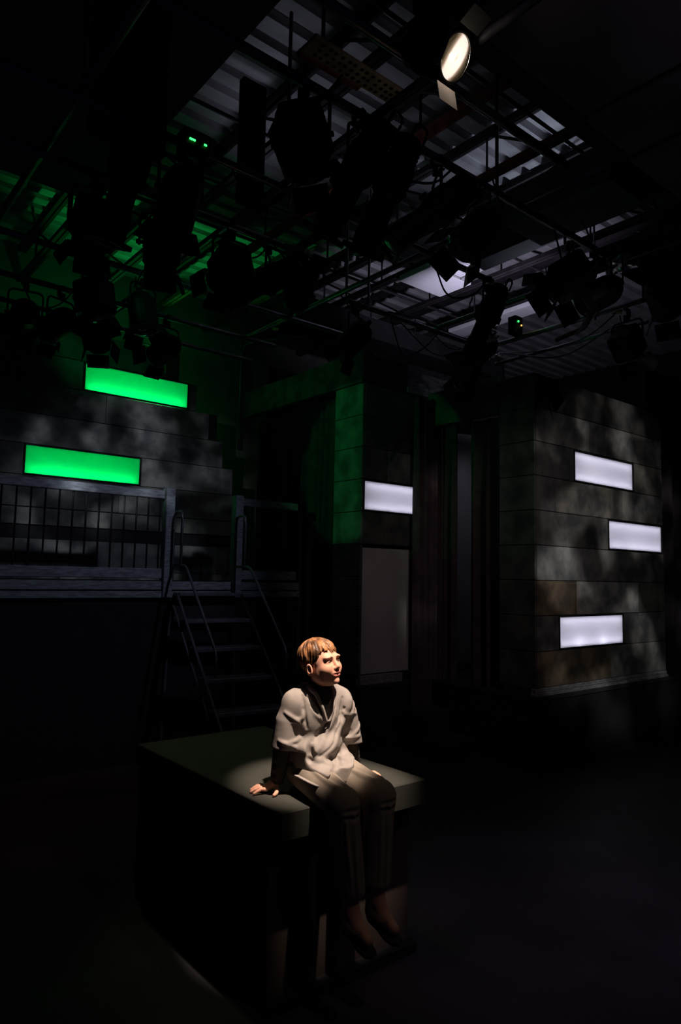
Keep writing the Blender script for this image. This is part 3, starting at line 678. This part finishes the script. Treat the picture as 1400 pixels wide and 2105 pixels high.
slab('ceiling_mask', (-3, -3, 5.18), (2.08, 6.3, 5.24), M['black'], 'wide black masking panel under the deck at upper left', 'panel')
tag(obj('hanging_flat', boxes(((-.22, -.05, 0), (.22, .05, 1.1)), bev=.01), M['black'], loc=(1.42, 3.75, 4.2)), 'big black hanging panel at upper left', 'panel')
tag(obj('copper_fitting', tube(bmesh.new(), [(5.72, 3.75, 4.06), (5.72, 3.45, 4.10)], .022, 8), M['rust']), 'coppery fitting on the second pipe at right', 'fitting')

# ------------------------------------------------------------------ the box
t = thing('wooden_box', 'large dark box platform with an overhanging lid that the boy sits on', 'box', (1.65, 2.35, 0))
part('lid', t, boxes(((0, 0, .685), (.83, 1.40, .80)), bev=.004), M['boxtop'])
part('base', t, boxes(((.012, .10, 0), (.82, 1.39, .685)), bev=.003), M['boxside'])
part('foot_board', t, boxes(((.0, .05, 0), (.83, .11, .05)), bev=.003), M['black'])

# ------------------------------------------------------------------ implicit surfaces (naive surface nets)
class Field:
    def __init__(s, lo, hi, h):
        s.lo = np.array(lo, float); s.h = h; s.n = (np.ceil((np.array(hi)-s.lo)/h)).astype(int)+1
        s.f = np.full(s.n, .08, np.float32); s.ax = [s.lo[i]+h*np.arange(s.n[i]) for i in range(3)]
    def sub(s, lo, hi):
        a = np.clip(((np.array(lo)-s.lo)/s.h).astype(int), 0, s.n-1); b = np.clip(((np.array(hi)-s.lo)/s.h).astype(int)+2, 0, s.n)
        sl = tuple(slice(int(a[i]), int(b[i])) for i in range(3))
        P = np.stack(np.meshgrid(*[s.ax[i][sl[i]] for i in range(3)], indexing='ij'), -1)
        return sl, P
    def put(s, sl, d, k, op):
        f = s.f[sl]
        if op == '+': h = np.clip(k-np.abs(f-d), 0, None)/k; s.f[sl] = np.minimum(f, d)-h*h*k*.25
        elif op == '-': d = -d; h = np.clip(k-np.abs(f-d), 0, None)/k; s.f[sl] = np.maximum(f, d)+h*h*k*.25
    def cap(s, a, b, ra, rb, k=.02, op='+', pad=.05, sq=None):
        a = np.array(a, float); b = np.array(b, float); R = max(ra, rb)+pad
        sl, P = s.sub(np.minimum(a, b)-R, np.maximum(a, b)+R)
        if 0 in P.shape: return
        ba = b-a; t = np.clip(((P-a)@ba)/max(ba@ba, 1e-9), 0, 1); q = P-a-t[..., None]*ba
        if sq is not None: q = q*np.array(sq)
        s.put(sl, np.linalg.norm(q, axis=-1)-(ra+(rb-ra)*t), k, op)
    def ell(s, c, r, k=.02, op='+', R=None, pad=.04):
        c = np.array(c, float); r = np.array(r, float); m_ = r.max()+pad
        sl, P = s.sub(c-m_, c+m_)
        if 0 in P.shape: return
        q = P-c
        if R is not None: q = q@R
        k0 = np.linalg.norm(q/r, axis=-1); k1 = np.linalg.norm(q/(r*r), axis=-1)+1e-9
        s.put(sl, k0*(k0-1)/k1, k, op)
    def chain(s, pts, rs, k=.015, op='+', pad=.04):
        pts = [np.array(p, float) for p in pts]; A = np.array(pts); R = max(rs)+pad
        sl, P = s.sub(A.min(0)-R, A.max(0)+R)
        if 0 in P.shape: return
        D = None
        for a, b, ra, rb in zip(pts, pts[1:], rs, rs[1:]):
            ba = b-a; t = np.clip(((P-a)@ba)/max(ba@ba, 1e-9), 0, 1); d = np.linalg.norm(P-a-t[..., None]*ba, axis=-1)-(ra+(rb-ra)*t)
            D = d if D is None else np.minimum(D, d)
        s.put(sl, D, k, op)
    def mesh(s):
        f = s.f; n = f.shape; ins = f < 0
        c = np.zeros(np.array(n)-1, np.int8)
        for dx in (0, 1):
            for dy in (0, 1):
                for dz in (0, 1): c += ins[dx:n[0]-1+dx, dy:n[1]-1+dy, dz:n[2]-1+dz]
        idx = np.argwhere((c > 0) & (c < 8)); N = len(idx); acc = np.zeros((N, 3)); cnt = np.zeros(N)
        cor = [(a, b, d) for a in (0, 1) for b in (0, 1) for d in (0, 1)]
        val = {q: f[idx[:, 0]+q[0], idx[:, 1]+q[1], idx[:, 2]+q[2]] for q in cor}
        for a in cor:
            for ax in range(3):
                if a[ax] == 0:
                    b = list(a); b[ax] = 1; b = tuple(b); va, vb = val[a], val[b]; m_ = (va < 0) != (vb < 0)
                    t = np.where(m_, va/np.where(m_, va-vb, 1), 0); p = np.tile(np.array(a, float), (N, 1)); p[:, ax] = t
                    acc[m_] += p[m_]; cnt[m_] += 1
        V = (idx+acc/cnt[:, None])*s.h+s.lo
        lut = -np.ones(np.array(n)-1, np.int32); lut[tuple(idx.T)] = np.arange(N)
        Q = []
        for ax in range(3):
            sl0 = [slice(None)]*3; sl1 = [slice(None)]*3; sl0[ax] = slice(0, -1); sl1[ax] = slice(1, None)
            A = ins[tuple(sl0)]; B = ins[tuple(sl1)]; e = np.argwhere(A != B); inside = A[tuple(e.T)]
            u, v = [(1, 2), (2, 0), (0, 1)][ax]
            ok = (e[:, u] > 0) & (e[:, v] > 0) & (e[:, u] < n[u]-1) & (e[:, v] < n[v]-1); e = e[ok]; inside = inside[ok]
            du = np.zeros(3, int); du[u] = 1; dv = np.zeros(3, int); dv[v] = 1
            q = np.stack([lut[tuple((e-du-dv).T)], lut[tuple((e-dv).T)], lut[tuple(e.T)], lut[tuple((e-du).T)]], 1)
            q[~inside] = q[~inside][:, ::-1]; Q.append(q)
        return V, np.concatenate(Q)
def fobj(name, F, m, parent, relax=2, loc=None):
    V, Q = F.mesh()
    me = bpy.data.meshes.new(name)
    me.vertices.add(len(V)); me.vertices.foreach_set('co', (V-(np.array(loc) if loc is not None else 0)).astype(np.float32).ravel())
    me.loops.add(len(Q)*4); me.loops.foreach_set('vertex_index', Q.astype(np.int32).ravel())
    me.polygons.add(len(Q)); me.polygons.foreach_set('loop_start', (np.arange(len(Q))*4).astype(np.int32))
    me.update(calc_edges=True); me.validate(); me.shade_smooth()
    o = bpy.data.objects.new(name, me); C.objects.link(o); me.materials.append(m); o.parent = parent
    if relax:
        md = o.modifiers.new('relax', 'SMOOTH'); md.iterations = relax; md.factor = .5
    return o

#@@PERSON
# ------------------------------------------------------------------ the boy
HC = np.array([1.923, 2.470, 1.366])
def rot(y, p, ro):
    F = np.array([math.cos(p)*math.cos(y), math.cos(p)*math.sin(y), math.sin(p)]); L = np.array([-math.sin(y), math.cos(y), 0])
    U = np.cross(F, L); c, s = math.cos(ro), math.sin(ro)
    return np.stack([c*L+s*U, F, -s*L+c*U], 1)
RH = rot(math.radians(-80), math.radians(9), math.radians(4))
def hw(x, y, z): return HC+RH@np.array([x, y, z])
boy = thing('person', 'boy in grey tunic and olive trousers sitting on the box looking up right', 'person', (1.98, 2.45, .8))
def pobj(name, F, m, relax=2, label=None, parent=None):
    p = parent or boy
    o = fobj(name, F, m, p, relax)
    o.matrix_parent_inverse = Matrix.Translation(-Vector(boy.location))
    if label: o['label'] = label
    return o
shR, elR, wrR = (1.828, 2.538, 1.175), (1.795, 2.565, 1.01), (1.797, 2.60, .852)
shL, elL, wrL = (2.075, 2.50, 1.185), (2.14, 2.52, 1.00), (2.222, 2.575, .848)
hipR, hipL = (1.92, 2.57, .885), (2.06, 2.57, .885)
knR, knL = (1.845, 2.205, .838), (2.035, 2.195, .838)
anR, anL = (1.895, 2.20, .425), (2.025, 2.19, .435)
def _samp(s, p):
    i = np.clip(((p-s.lo)/s.h), 1, s.n-3); i0 = i.astype(int); t = i-i0; v = 0
    for a in (0, 1):
        for b in (0, 1):
            for c in (0, 1): v += s.f[i0[0]+a, i0[1]+b, i0[2]+c]*(t[0] if a else 1-t[0])*(t[1] if b else 1-t[1])*(t[2] if c else 1-t[2])
    return v
def _line(s, pts, r, k, op='+'):
    Q = []
    for p in pts:
        p = np.array(p, float)
        for it in range(8):
            g = np.array([_samp(s, p+e)-_samp(s, p-e) for e in np.eye(3)*s.h])/(2*s.h); n = np.linalg.norm(g)
            if n < 1e-4: break
            p = p-np.clip(_samp(s, p)/max(n, .3), -.03, .03)*g/n
        Q.append(p)
    m_ = len(Q); s.chain(Q, [max(.0015, r*math.sin(PI*(i+.7)/(m_+.4))**.7) for i in range(m_)], k, op)
Field.line = _line
F = Field((1.60, 2.05, .27), (2.40, 2.74, 1.50), .003)
# torso, limbs
F.ell((1.985, 2.57, .90), (.12, .09, .085)); F.ell((1.955, 2.53, 1.07), (.085, .065, .16)); F.ell((1.94, 2.52, 1.16), (.095, .055, .06))
F.cap((1.94, 2.505, 1.20), (1.930, 2.487, 1.31), .042, .038, .03)
for a, b, c in ((shR, elR, wrR), (shL, elL, wrL)):
    F.chain([(1.94+(a[0]-1.94)*.6, a[1], a[2]), a, b, c], [.030, .031, .029, .022], .02)
for a, b, c in ((hipR, knR, anR), (hipL, knL, anL)): F.chain([a, b, c], [.07, .05, .032], .02)
for a in (anR, anL): F.chain([a, (a[0]+.005, a[1]-.03, a[2]-.05), (a[0]+.01, a[1]-.09, a[2]-.085)], [.03, .03, .022], .02)
# head
def he(c, r, k=.012, op='+'): F.ell(hw(*c), r, k, op, RH)
def hc(a, b, ra, rb, k=.008, op='+'): F.cap(hw(*a), hw(*b), ra, rb, k, op, .03)
he((0, -.014, .026), (.069, .086, .070), .01)
he((0, .030, -.022), (.060, .055, .075), .03)
he((0, .044, -.068), (.040, .034, .032), .03)
for s in (-1, 1):
    he((s*.040, .020, -.055), (.020, .035, .030), .025)
    he((s*.030, .062, -.030), (.027, .023, .024), .02)
    he((s*.026, .074, .018), (.023, .015, .009), .014)
he((0, .078, -.052), (.023, .016, .018), .014)
he((0, .078, -.086), (.016, .012, .012), .014)
for s in (-1, 1): he((s*.0285, .094, .001), (.0165, .017, .011), .012, '-')
hc((0, .080, .008), (0, .098, -.022), .0070, .0085, .010)
he((0, .096, -.026), (.0095, .009, .007), .008)
for s in (-1, 1): he((s*.0105, .091, -.030), (.0065, .008, .0065), .005); he((s*.005, .099, -.0365), (.003, .004, .003), .003, '-')
hc((-.017, .086, -.0505), (.017, .086, -.0505), .0048, .0048, .005); hc((0, .0925, -.0485), (0, .0925, -.0485), .0055, .0055, .005)
hc((-.014, .0865, -.061), (.014, .0865, -.061), .0054, .0056, .005)
hc((-.020, .092, -.0555), (.020, .092, -.0555), .0028, .0028, .003, '-')
hc((0, .092, -.041), (0, .092, -.041), .004, .003, .005, '-')
for s in (-1, 1):                                       # lids and ears
    he((s*.0285, .0700, -.0005), (.0155, .0125, .0105), .005)
    he((s*.0285, .0840, -.0015), (.0105, .0075, .0030), .003, '-')
    he((s*.072, -.004, -.022), (.009, .017, .027), .006); he((s*.079, .000, -.020), (.006, .009, .016), .004, '-')
# right hand, palm down near the edge of the lid, fingers unequal and bent
def hand(w, palm, knu, perp, lens, thumb, zt):
    w = np.array(w); palm = np.array(palm, float); knu = np.array(knu, float); perp = np.array(perp, float); perp /= np.linalg.norm(perp)
    d = knu-palm; d[2] = 0; d /= np.linalg.norm(d)
    for k in (-1.2, 0, 1.2): F.cap(w*.6+palm*.4, knu+perp*.0125*k, .0165, .0115, .010, '+', .02)
    for i, (o, L, sp) in enumerate(lens):
        dd = d+perp*sp; dd /= np.linalg.norm(dd); b = knu+perp*o
        p1 = b+dd*L*.42+np.array([0, 0, .004]); p2 = p1+dd*L*.33+np.array([0, 0, -.007]); p3 = p2+dd*L*.25+np.array([0, 0, -.007])
        p3[2] = max(p3[2], zt+.0055); p2[2] = max(p2[2], zt+.007)
        F.chain([b, p1, p2, p3], [.0092, .0082, .0074, .0062], .0035)
    th = [np.array(p, float) for p in thumb]; F.chain(th, [.011, .010, .0088, .007], .004)
hand(wrR, (1.778, 2.610, .826), (1.752, 2.622, .819), (.41, .91, 0), [(-.027, .058, -.26), (-.009, .066, -.06), (.009, .062, .10), (.025, .050, .28)],
     [(1.785, 2.592, .825), (1.775, 2.567, .817), (1.758, 2.548, .812), (1.742, 2.540, .809)], .8)
hand(wrL, (2.242, 2.562, .828), (2.258, 2.538, .820), (-.86, .50, 0), [(-.025, .048, -.34), (-.008, .055, -.10), (.010, .052, .08), (.026, .042, .25)],
     [(2.20, 2.560, .826), (2.182, 2.545, .818), (2.172, 2.525, .812), (2.168, 2.51, .809)], .8)
body = pobj('body', F, M['skin'], 1)
me = body.data; me.materials.append(M['lip'])           # lips are a region of the skin
nv = len(me.polygons); cen = np.empty(nv*3); me.polygons.foreach_get('center', cen); cen = (cen.reshape(-1, 3)-HC)@RH
lipm = (np.abs(cen[:, 0]) < .0215-.30*np.abs(cen[:, 2]+.0555)) & (cen[:, 1] > .083) & (cen[:, 2] < -.0465) & (cen[:, 2] > -.0655)
me.polygons.foreach_set('material_index', lipm.astype(np.int32))
def hobj(name, bm, m, smooth=True, parent=None):
    R = Matrix([list(RH[i])+[HC[i]-boy.location[i]] for i in range(3)]+[[0, 0, 0, 1]])
    bmesh.ops.transform(bm, matrix=R, verts=bm.verts); return part(name, parent or boy, bm, m, smooth)
for s in (-1, 1):
    bm = bmesh.new(); bmesh.ops.create_icosphere(bm, subdivisions=3, radius=.0102, matrix=Matrix.Translation((s*.0285, .0710, -.001)))
    e = hobj('eye', bm, M['eye'])
    bm = bmesh.new(); bmesh.ops.create_icosphere(bm, subdivisions=2, radius=.0066, matrix=Matrix.Translation((s*.0285+.003, .0768, 0)) @ Matrix.Diagonal((1, .8, 1, 1)))
    o = hobj('iris', bm, M['iris']); o.parent = e
    bm = bmesh.new(); tube(bm, [(s*.013, .0885, .0165), (s*.024, .0870, .0205), (s*.036, .0785, .0195), (s*.046, .066, .013)], [.0016, .0024, .0022, .0010], 6)
    hobj('eyebrow', bm, M['brow'])
# hair
G = Field(HC-.13, HC+.13, .0026)
sl, P = G.sub(HC-.13, HC+.13); q = (P-HC)@RH
c = q-np.array([0, -.015, .027]); r = np.array([.0775, .0955, .0790])
k0 = np.linalg.norm(c/r, axis=-1); k1 = np.linalg.norm(c/(r*r), axis=-1)+1e-9; d = k0*(k0-1)/k1
th = np.degrees(np.arctan2(np.abs(q[..., 0]), q[..., 1])); th = th
sg = np.sign(q[..., 0]); ths = np.degrees(np.arctan2(q[..., 0], q[..., 1]))
low = np.interp(th, [0, 20, 30, 40, 50, 60, 68, 76, 82, 96, 108, 120, 140, 180], [.040, .043, .056, .052, .034, .008, -.020, -.022, .002, .004, -.034, -.054, -.068, -.072])
low = low+.006*np.sin(ths*.55+1)*(th < 45)+.003*np.sin(ths*1.9+q[..., 2]*60)+.0025*np.sin(ths*3.7)+.010*np.exp(-((ths+12)/5.)**2)-.010*np.exp(-((ths+3)/4.)**2)
# strands fall from the crown: clumps run along meridians
cr = q-np.array([0, -.045, .10]); az = np.arctan2(cr[..., 0], cr[..., 1]); el = np.linalg.norm(cr, axis=-1)
cl = np.sin(az*21+5*np.sin(el*26)+2.3*np.sin(az*4))*.0013+np.sin(az*47+el*90+3*np.sin(el*40))*.0009+np.sin(az*7-el*35)*.0018+np.sin(az*13+el*75)*.0011
d = d+cl-.0035*np.clip((q[..., 2]-.03)/.05, 0, 1)
d = np.maximum(d, (low-q[..., 2])*.8)
G.f[sl] = np.minimum(G.f[sl], d)
G.ell(hw(0, .030, -.022), (.0535, .054, .074), .004, '-', RH)
pobj('hair', G, M['hair'], 1)
# undershirt: long dark sleeves and a chest piece
G = Field((1.66, 2.35, .83), (2.32, 2.70, 1.29), .004)
G.ell((1.955, 2.525, 1.09), (.100, .082, .15)); G.ell((1.94, 2.515, 1.18), (.090, .072, .07)); G.cap((1.94, 2.505, 1.20), (1.935, 2.498, 1.262), .054, .047, .02)
for a, b, c, s in ((shR, elR, wrR, 1), (shL, elL, wrL, 2)):
    a = np.array(a); b = np.array(b); c = np.array(c); G.chain([a*.35+b*.65, b, c], [.040, .039, .030], .02)
    for i in range(6):
        p = b+(c-b)*(.15+.14*i); G.cap(p+np.array([-.03, -.012, .006*(-1)**i]), p+np.array([.03, -.012, -.008]), .008, .006, .012)
    cc = c+(b-c)*.02; G.cap(c+(c-b)*.08, cc, .025, .025, .003, '-')
pobj('undershirt', G, M['shirt'], 1, 'dark long-sleeved undershirt')
# tunic
T = Field((1.62, 2.24, .80), (2.34, 2.72, 1.31), .004)
T.ell((1.950, 2.525, 1.12), (.135, .098, .14), .03)
T.chain([(1.838, 2.535, 1.190), (1.885, 2.520, 1.232), (1.940, 2.512, 1.240), (1.995, 2.505, 1.236), (2.060, 2.500, 1.188)], [.054, .044, .040, .044, .052], .04)
T.ell((1.975, 2.54, .99), (.130, .105, .12), .03); T.ell((1.93, 2.49, 1.00), (.115, .090, .060), .03)
# skirt of the tunic over the lap: follows both thighs, hem cut across
S2 = Field((1.62, 2.24, .80), (2.34, 2.72, 1.31), .004)
for h, kn in ((hipR, knR), (hipL, knL)): S2.chain([h, kn], [.092, .080], .02)
S2.ell((1.975, 2.50, .915), (.14, .16, .055), .03); S2.ell((1.955, 2.40, .895), (.10, .10, .038), .03)
sl, P = S2.sub(S2.lo, S2.lo+S2.h*S2.n)
hem = 2.325+.30*(P[..., 0]-1.93)+.45*np.abs(P[..., 0]-1.95)**1.5-.02*np.sin((P[..., 0]-1.8)*38)
S2.f = np.maximum(S2.f, (hem-P[..., 1])).astype(np.float32)
S2.f = np.maximum(S2.f, .872-.25*np.clip(P[..., 0]-1.86, -1, 0)-P[..., 2]).astype(np.float32)
T.put(sl, S2.f, .02, '+')
# sleeves hang straight and end above the elbow
T.chain([(1.838, 2.535, 1.185), (1.808, 2.547, 1.11), (1.797, 2.556, .97)], [.052, .054, .060], .03)
T.chain([(2.060, 2.500, 1.185), (2.105, 2.505, 1.12), (2.138, 2.510, .98)], [.050, .052, .058], .03)
def surf(x, z, off=0):
    """front surface of the tunic at (x, z), found along +Y"""
    i = int(round((x-T.lo[0])/T.h)); k = int(round((z-T.lo[2])/T.h)); col = T.f[i, :, k]; j = np.argmax(col < 0)
    return np.array([x, T.ax[1][j]-off, z])
def fold(pts, r, k=.014, op='+', off=None):
    P = []
    for a, b in zip(pts, pts[1:]):
        for t in np.linspace(0, 1, 6)[:-1]: P.append((a[0]+(b[0]-a[0])*t, a[1]+(b[1]-a[1])*t))
    P.append(pts[-1]); n = len(P)
    S = [surf(x, z, off if off is not None else 0) for x, z in P]
    R = [max(.002, r*math.sin(PI*(i+.6)/(n+.2))**.6) for i in range(n)]
    T.chain(S, R, k, op)
W = (-1, 1)
fold([(2.075, 1.185), (2.05, 1.12), (1.98, 1.045), (1.91, .985), (1.83, .94)], .012, .045)        # broad fold from left shoulder to right hip
fold([(2.00, 1.235), (1.975, 1.17), (1.945, 1.11), (1.90, 1.06), (1.86, 1.03)], .009, .016, '-')
fold([(2.09, 1.05), (2.04, 1.00), (1.97, .955), (1.88, .925), (1.82, .90)], .012, .014, '-', .004)
fold([(2.07, 1.00), (2.03, .965)], .012, .02, '-', .004)
fold([(1.985, 1.20), (1.975, 1.13), (1.93, 1.06), (1.87, 1.00)], .007, .02)
fold([(2.04, 1.16), (2.01, 1.09), (1.94, 1.02), (1.86, .965)], .004, .010, '-')
fold([(1.872, 1.20), (1.890, 1.15), (1.920, 1.118)], .008, .02)
fold([(1.838, 1.225), (1.838, 1.16), (1.850, 1.09)], .006, .010, '-', .002)
fold([(1.860, 1.22), (1.872, 1.175), (1.895, 1.14)], .0045, .008, '-')
fold([(2.035, 1.205), (2.02, 1.14), (1.99, 1.09)], .005, .010, '-')
# deep creases where the sleeves meet the body
T.chain([(1.843, 2.43, 1.15), (1.842, 2.44, 1.07), (1.850, 2.43, .97)], [.005, .012, .018], .012, '-')
T.chain([(2.080, 2.40, 1.10), (2.082, 2.42, 1.04), (2.085, 2.41, .96)], [.004, .012, .020], .012, '-')
def ring(a, b, t, r, a0, a1, dz=0):
    a = np.array(a, float); b = np.array(b, float); d = b-a; d /= np.linalg.norm(d); u = np.cross(d, (0, 1, 0)); u /= np.linalg.norm(u); v = np.cross(d, u)
    return [a+(b-a)*(t+dz*k/7)+r*(math.cos(math.radians(a0+(a1-a0)*k/7))*u+math.sin(math.radians(a0+(a1-a0)*k/7))*v) for k in range(8)]
sv = 1 if ring((0, 0, 1), (0, 0, 0), 0, 1, 90, 90)[0][1] < 0 else -1
for top, bot, seedv in (((1.825, 2.54, 1.18), (1.797, 2.556, .98), 3), (shL, (2.138, 2.510, .985), 5)):
    rnd = random.Random(seedv)
    for t, c, L_, tw in ((.10, -20, 40, .22), (.34, 15, 50, -.20), (.62, -10, 55, .16), (.84, 20, 45, -.10)):
        pts = ring(top, bot, t, .056, sv*(90+c-L_), sv*(90+c+L_), tw)
        T.line(pts, .006, .012)
# soft lap folds
for a, b, rr, op in (((1.87, 2.46, .98), (1.90, 2.37, .95), .007, '+'), ((1.93, 2.46, .98), (1.955, 2.36, .95), .006, '-'), ((1.99, 2.46, .98), (2.00, 2.38, .95), .008, '+')):
    T.line([np.array(a)+(np.array(b)-np.array(a))*k/6 for k in range(7)], rr, .016, op)
# hollow cuffs and V neck
T.cap((1.796, 2.556, .92), (1.798, 2.554, .985), .050, .044, .003, '-'); T.cap((2.140, 2.511, .92), (2.136, 2.510, .985), .048, .042, .003, '-')
sl, P = T.sub((1.62, 2.24, .90), (1.833, 2.72, 1.0)); T.f[sl] = np.maximum(T.f[sl], np.minimum((.995-.12*(P[..., 0]-1.78))-P[..., 2], 1.838-P[..., 0]))
sl, P = T.sub((2.095, 2.24, .90), (2.34, 2.72, 1.0)); T.f[sl] = np.maximum(T.f[sl], np.minimum((.985-.05*(P[..., 0]-2.15))-P[..., 2], P[..., 0]-2.092))
for t in np.linspace(0, 1, 12):
    z = 1.275-.155*t; x = 1.938-.006*t; hw_ = .046*(1-t)+.004
    T.cap((x-hw_*.7, 2.37, z), (x+hw_*.7, 2.37, z), .018*(1-t)+.006, .018*(1-t)+.006, .004, '-')
    T.cap((x-hw_*.7, 2.43, z), (x+hw_*.7, 2.43, z), .016*(1-t)+.006, .016*(1-t)+.006, .004, '-')
T.cap((1.937, 2.49, 1.22), (1.932, 2.475, 1.31), .052, .058, .006, '-')
for s in W:                                              # collar facings along the V
    T.chain([(1.937+s*.062, 2.485, 1.262), (1.936+s*.052, 2.445, 1.235), (1.936+s*.032, 2.425, 1.18), (1.934+s*.008, 2.418, 1.118)], [.011, .009, .008, .006], .008)
pobj('tunic', T, M['tunic'], 1, 'grey-beige short-sleeved tunic with a V neck')
# trousers
T = Field((1.72, 2.08, .44), (2.20, 2.72, .98), .004)
for h, kn, an, s in ((hipR, knR, anR, -1), (hipL, knL, anL, 1)):
    T.chain([h, kn], [.082, .068], .02); T.chain([kn, (an[0], an[1]+.005, an[2]+.08)], [.066, .060], .02)
T.ell((1.99, 2.575, .895), (.150, .11, .085), .02)
def along(a, b, offs, r, k, op):
    a = np.array(a, float); b = np.array(b, float); n = len(offs)
    T.line([a+(b-a)*(q[0])+np.array([q[1], q[2], q[3]]) for q in offs], r, k, op)
for h, kn, an, s in ((hipR, knR, anR, -1), (hipL, knL, anL, 1)):
    for o0, o1, r, op in ((-.060, -.035, .008, '+'), (-.045, -.005, .006, '-'), (-.015, .025, .008, '+'), (.020, .050, .006, '-')):
        along(h, kn, [(t, o0+(o1-o0)*t+.008*math.sin(t*5+o0*90), 0, .09) for t in np.linspace(.35, 1.0, 8)], r, .016, op)
    for o0, o1, r, op in ((-.040, -.035, .008, '+'), (-.018, -.026, .007, '-'), (.004, .012, .008, '+'), (.028, .022, .007, '-')):
        along(kn, an, [(t, o0+(o1-o0)*t+.006*math.sin(t*6+o0*90), -.08, 0) for t in np.linspace(.08, .85, 9)], r, .016, op)
    for t, dx in ((.02, .02), (.10, -.02)):
        along(kn, an, [(t+.03*math.sin(x*3), x, -.08, 0) for x in np.linspace(-.05, .05, 6)], .006, .012, '-')
sl, P = T.sub((1.72, 2.08, .44), (2.20, 2.72, .50)); T.f[sl] = np.maximum(T.f[sl], (.475+.12*(P[..., 1]-2.2))-P[..., 2])
for an in (anR, anL): T.cap((an[0], an[1]+.005, .40), (an[0], an[1]+.005, .53), .054, .050, .003, '-')
sl, P = T.sub((1.72, 2.08, .44), (2.20, 2.72, .98)); f = T.f[sl]; T.f[sl] = np.where((P[..., 2] < .812) & (P[..., 1] > 2.325), np.maximum(f, .802-P[..., 2]), f)
pobj('trousers', T, M['trouser'], 1, 'olive-brown trousers')
# shoes
for an, nm in ((anR, 'shoe'), (anL, 'shoe')):
    T = Field((an[0]-.06, an[1]-.16, .26), (an[0]+.07, an[1]+.07, .48), .003)
    a = np.array(an); T.chain([a+np.array([0, .01, .02]), a+np.array([0, .012, -.05]), a+np.array([.006, -.05, -.078]), a+np.array([.012, -.10, -.10])], [.038, .040, .036, .031], .02)
    n = np.array([0, -.32, -.95]); sl, P = T.sub(T.lo, T.lo+T.h*T.n); pl = (P-(a+np.array([0, 0, -.088])))@n; T.f[sl] = np.maximum(T.f[sl], pl)
    T.cap(a+np.array([0, .0, .03]), a+np.array([0, .0, .08]), .033, .036, .003, '-')
    o = pobj(nm, T, M['shoe'], 1, 'tan ankle shoe')
    bm = bmesh.new(); ang = math.atan2(.32, .95)
    pr = [(-.026, .045), (-.034, .02), (-.031, -.03), (-.036, -.08), (-.028, -.118), (0, -.132), (.030, -.12), (.038, -.085), (.031, -.03), (.034, .02), (.026, .045), (0, .055)]
    def sp(x, y, z): return a+np.array([x+.007, y*math.cos(ang)+z*math.sin(ang)*-1*.0, -.088-(-y)*math.sin(ang)*1.0*1+z])-np.array(boy.location)
    lo = [bm.verts.new(sp(x, y, -.010)) for x, y in pr]; hi = [bm.verts.new(sp(x, y, .002)) for x, y in pr]
    bm.faces.new(lo[::-1]); bm.faces.new(hi)
    for i in range(len(pr)): j = (i+1) % len(pr); bm.faces.new((lo[i], lo[j], hi[j], hi[i]))
    so = part('sole', boy, bm, M['sole']); so.parent = o; so.matrix_parent_inverse = Matrix.Translation(Vector(boy.location))
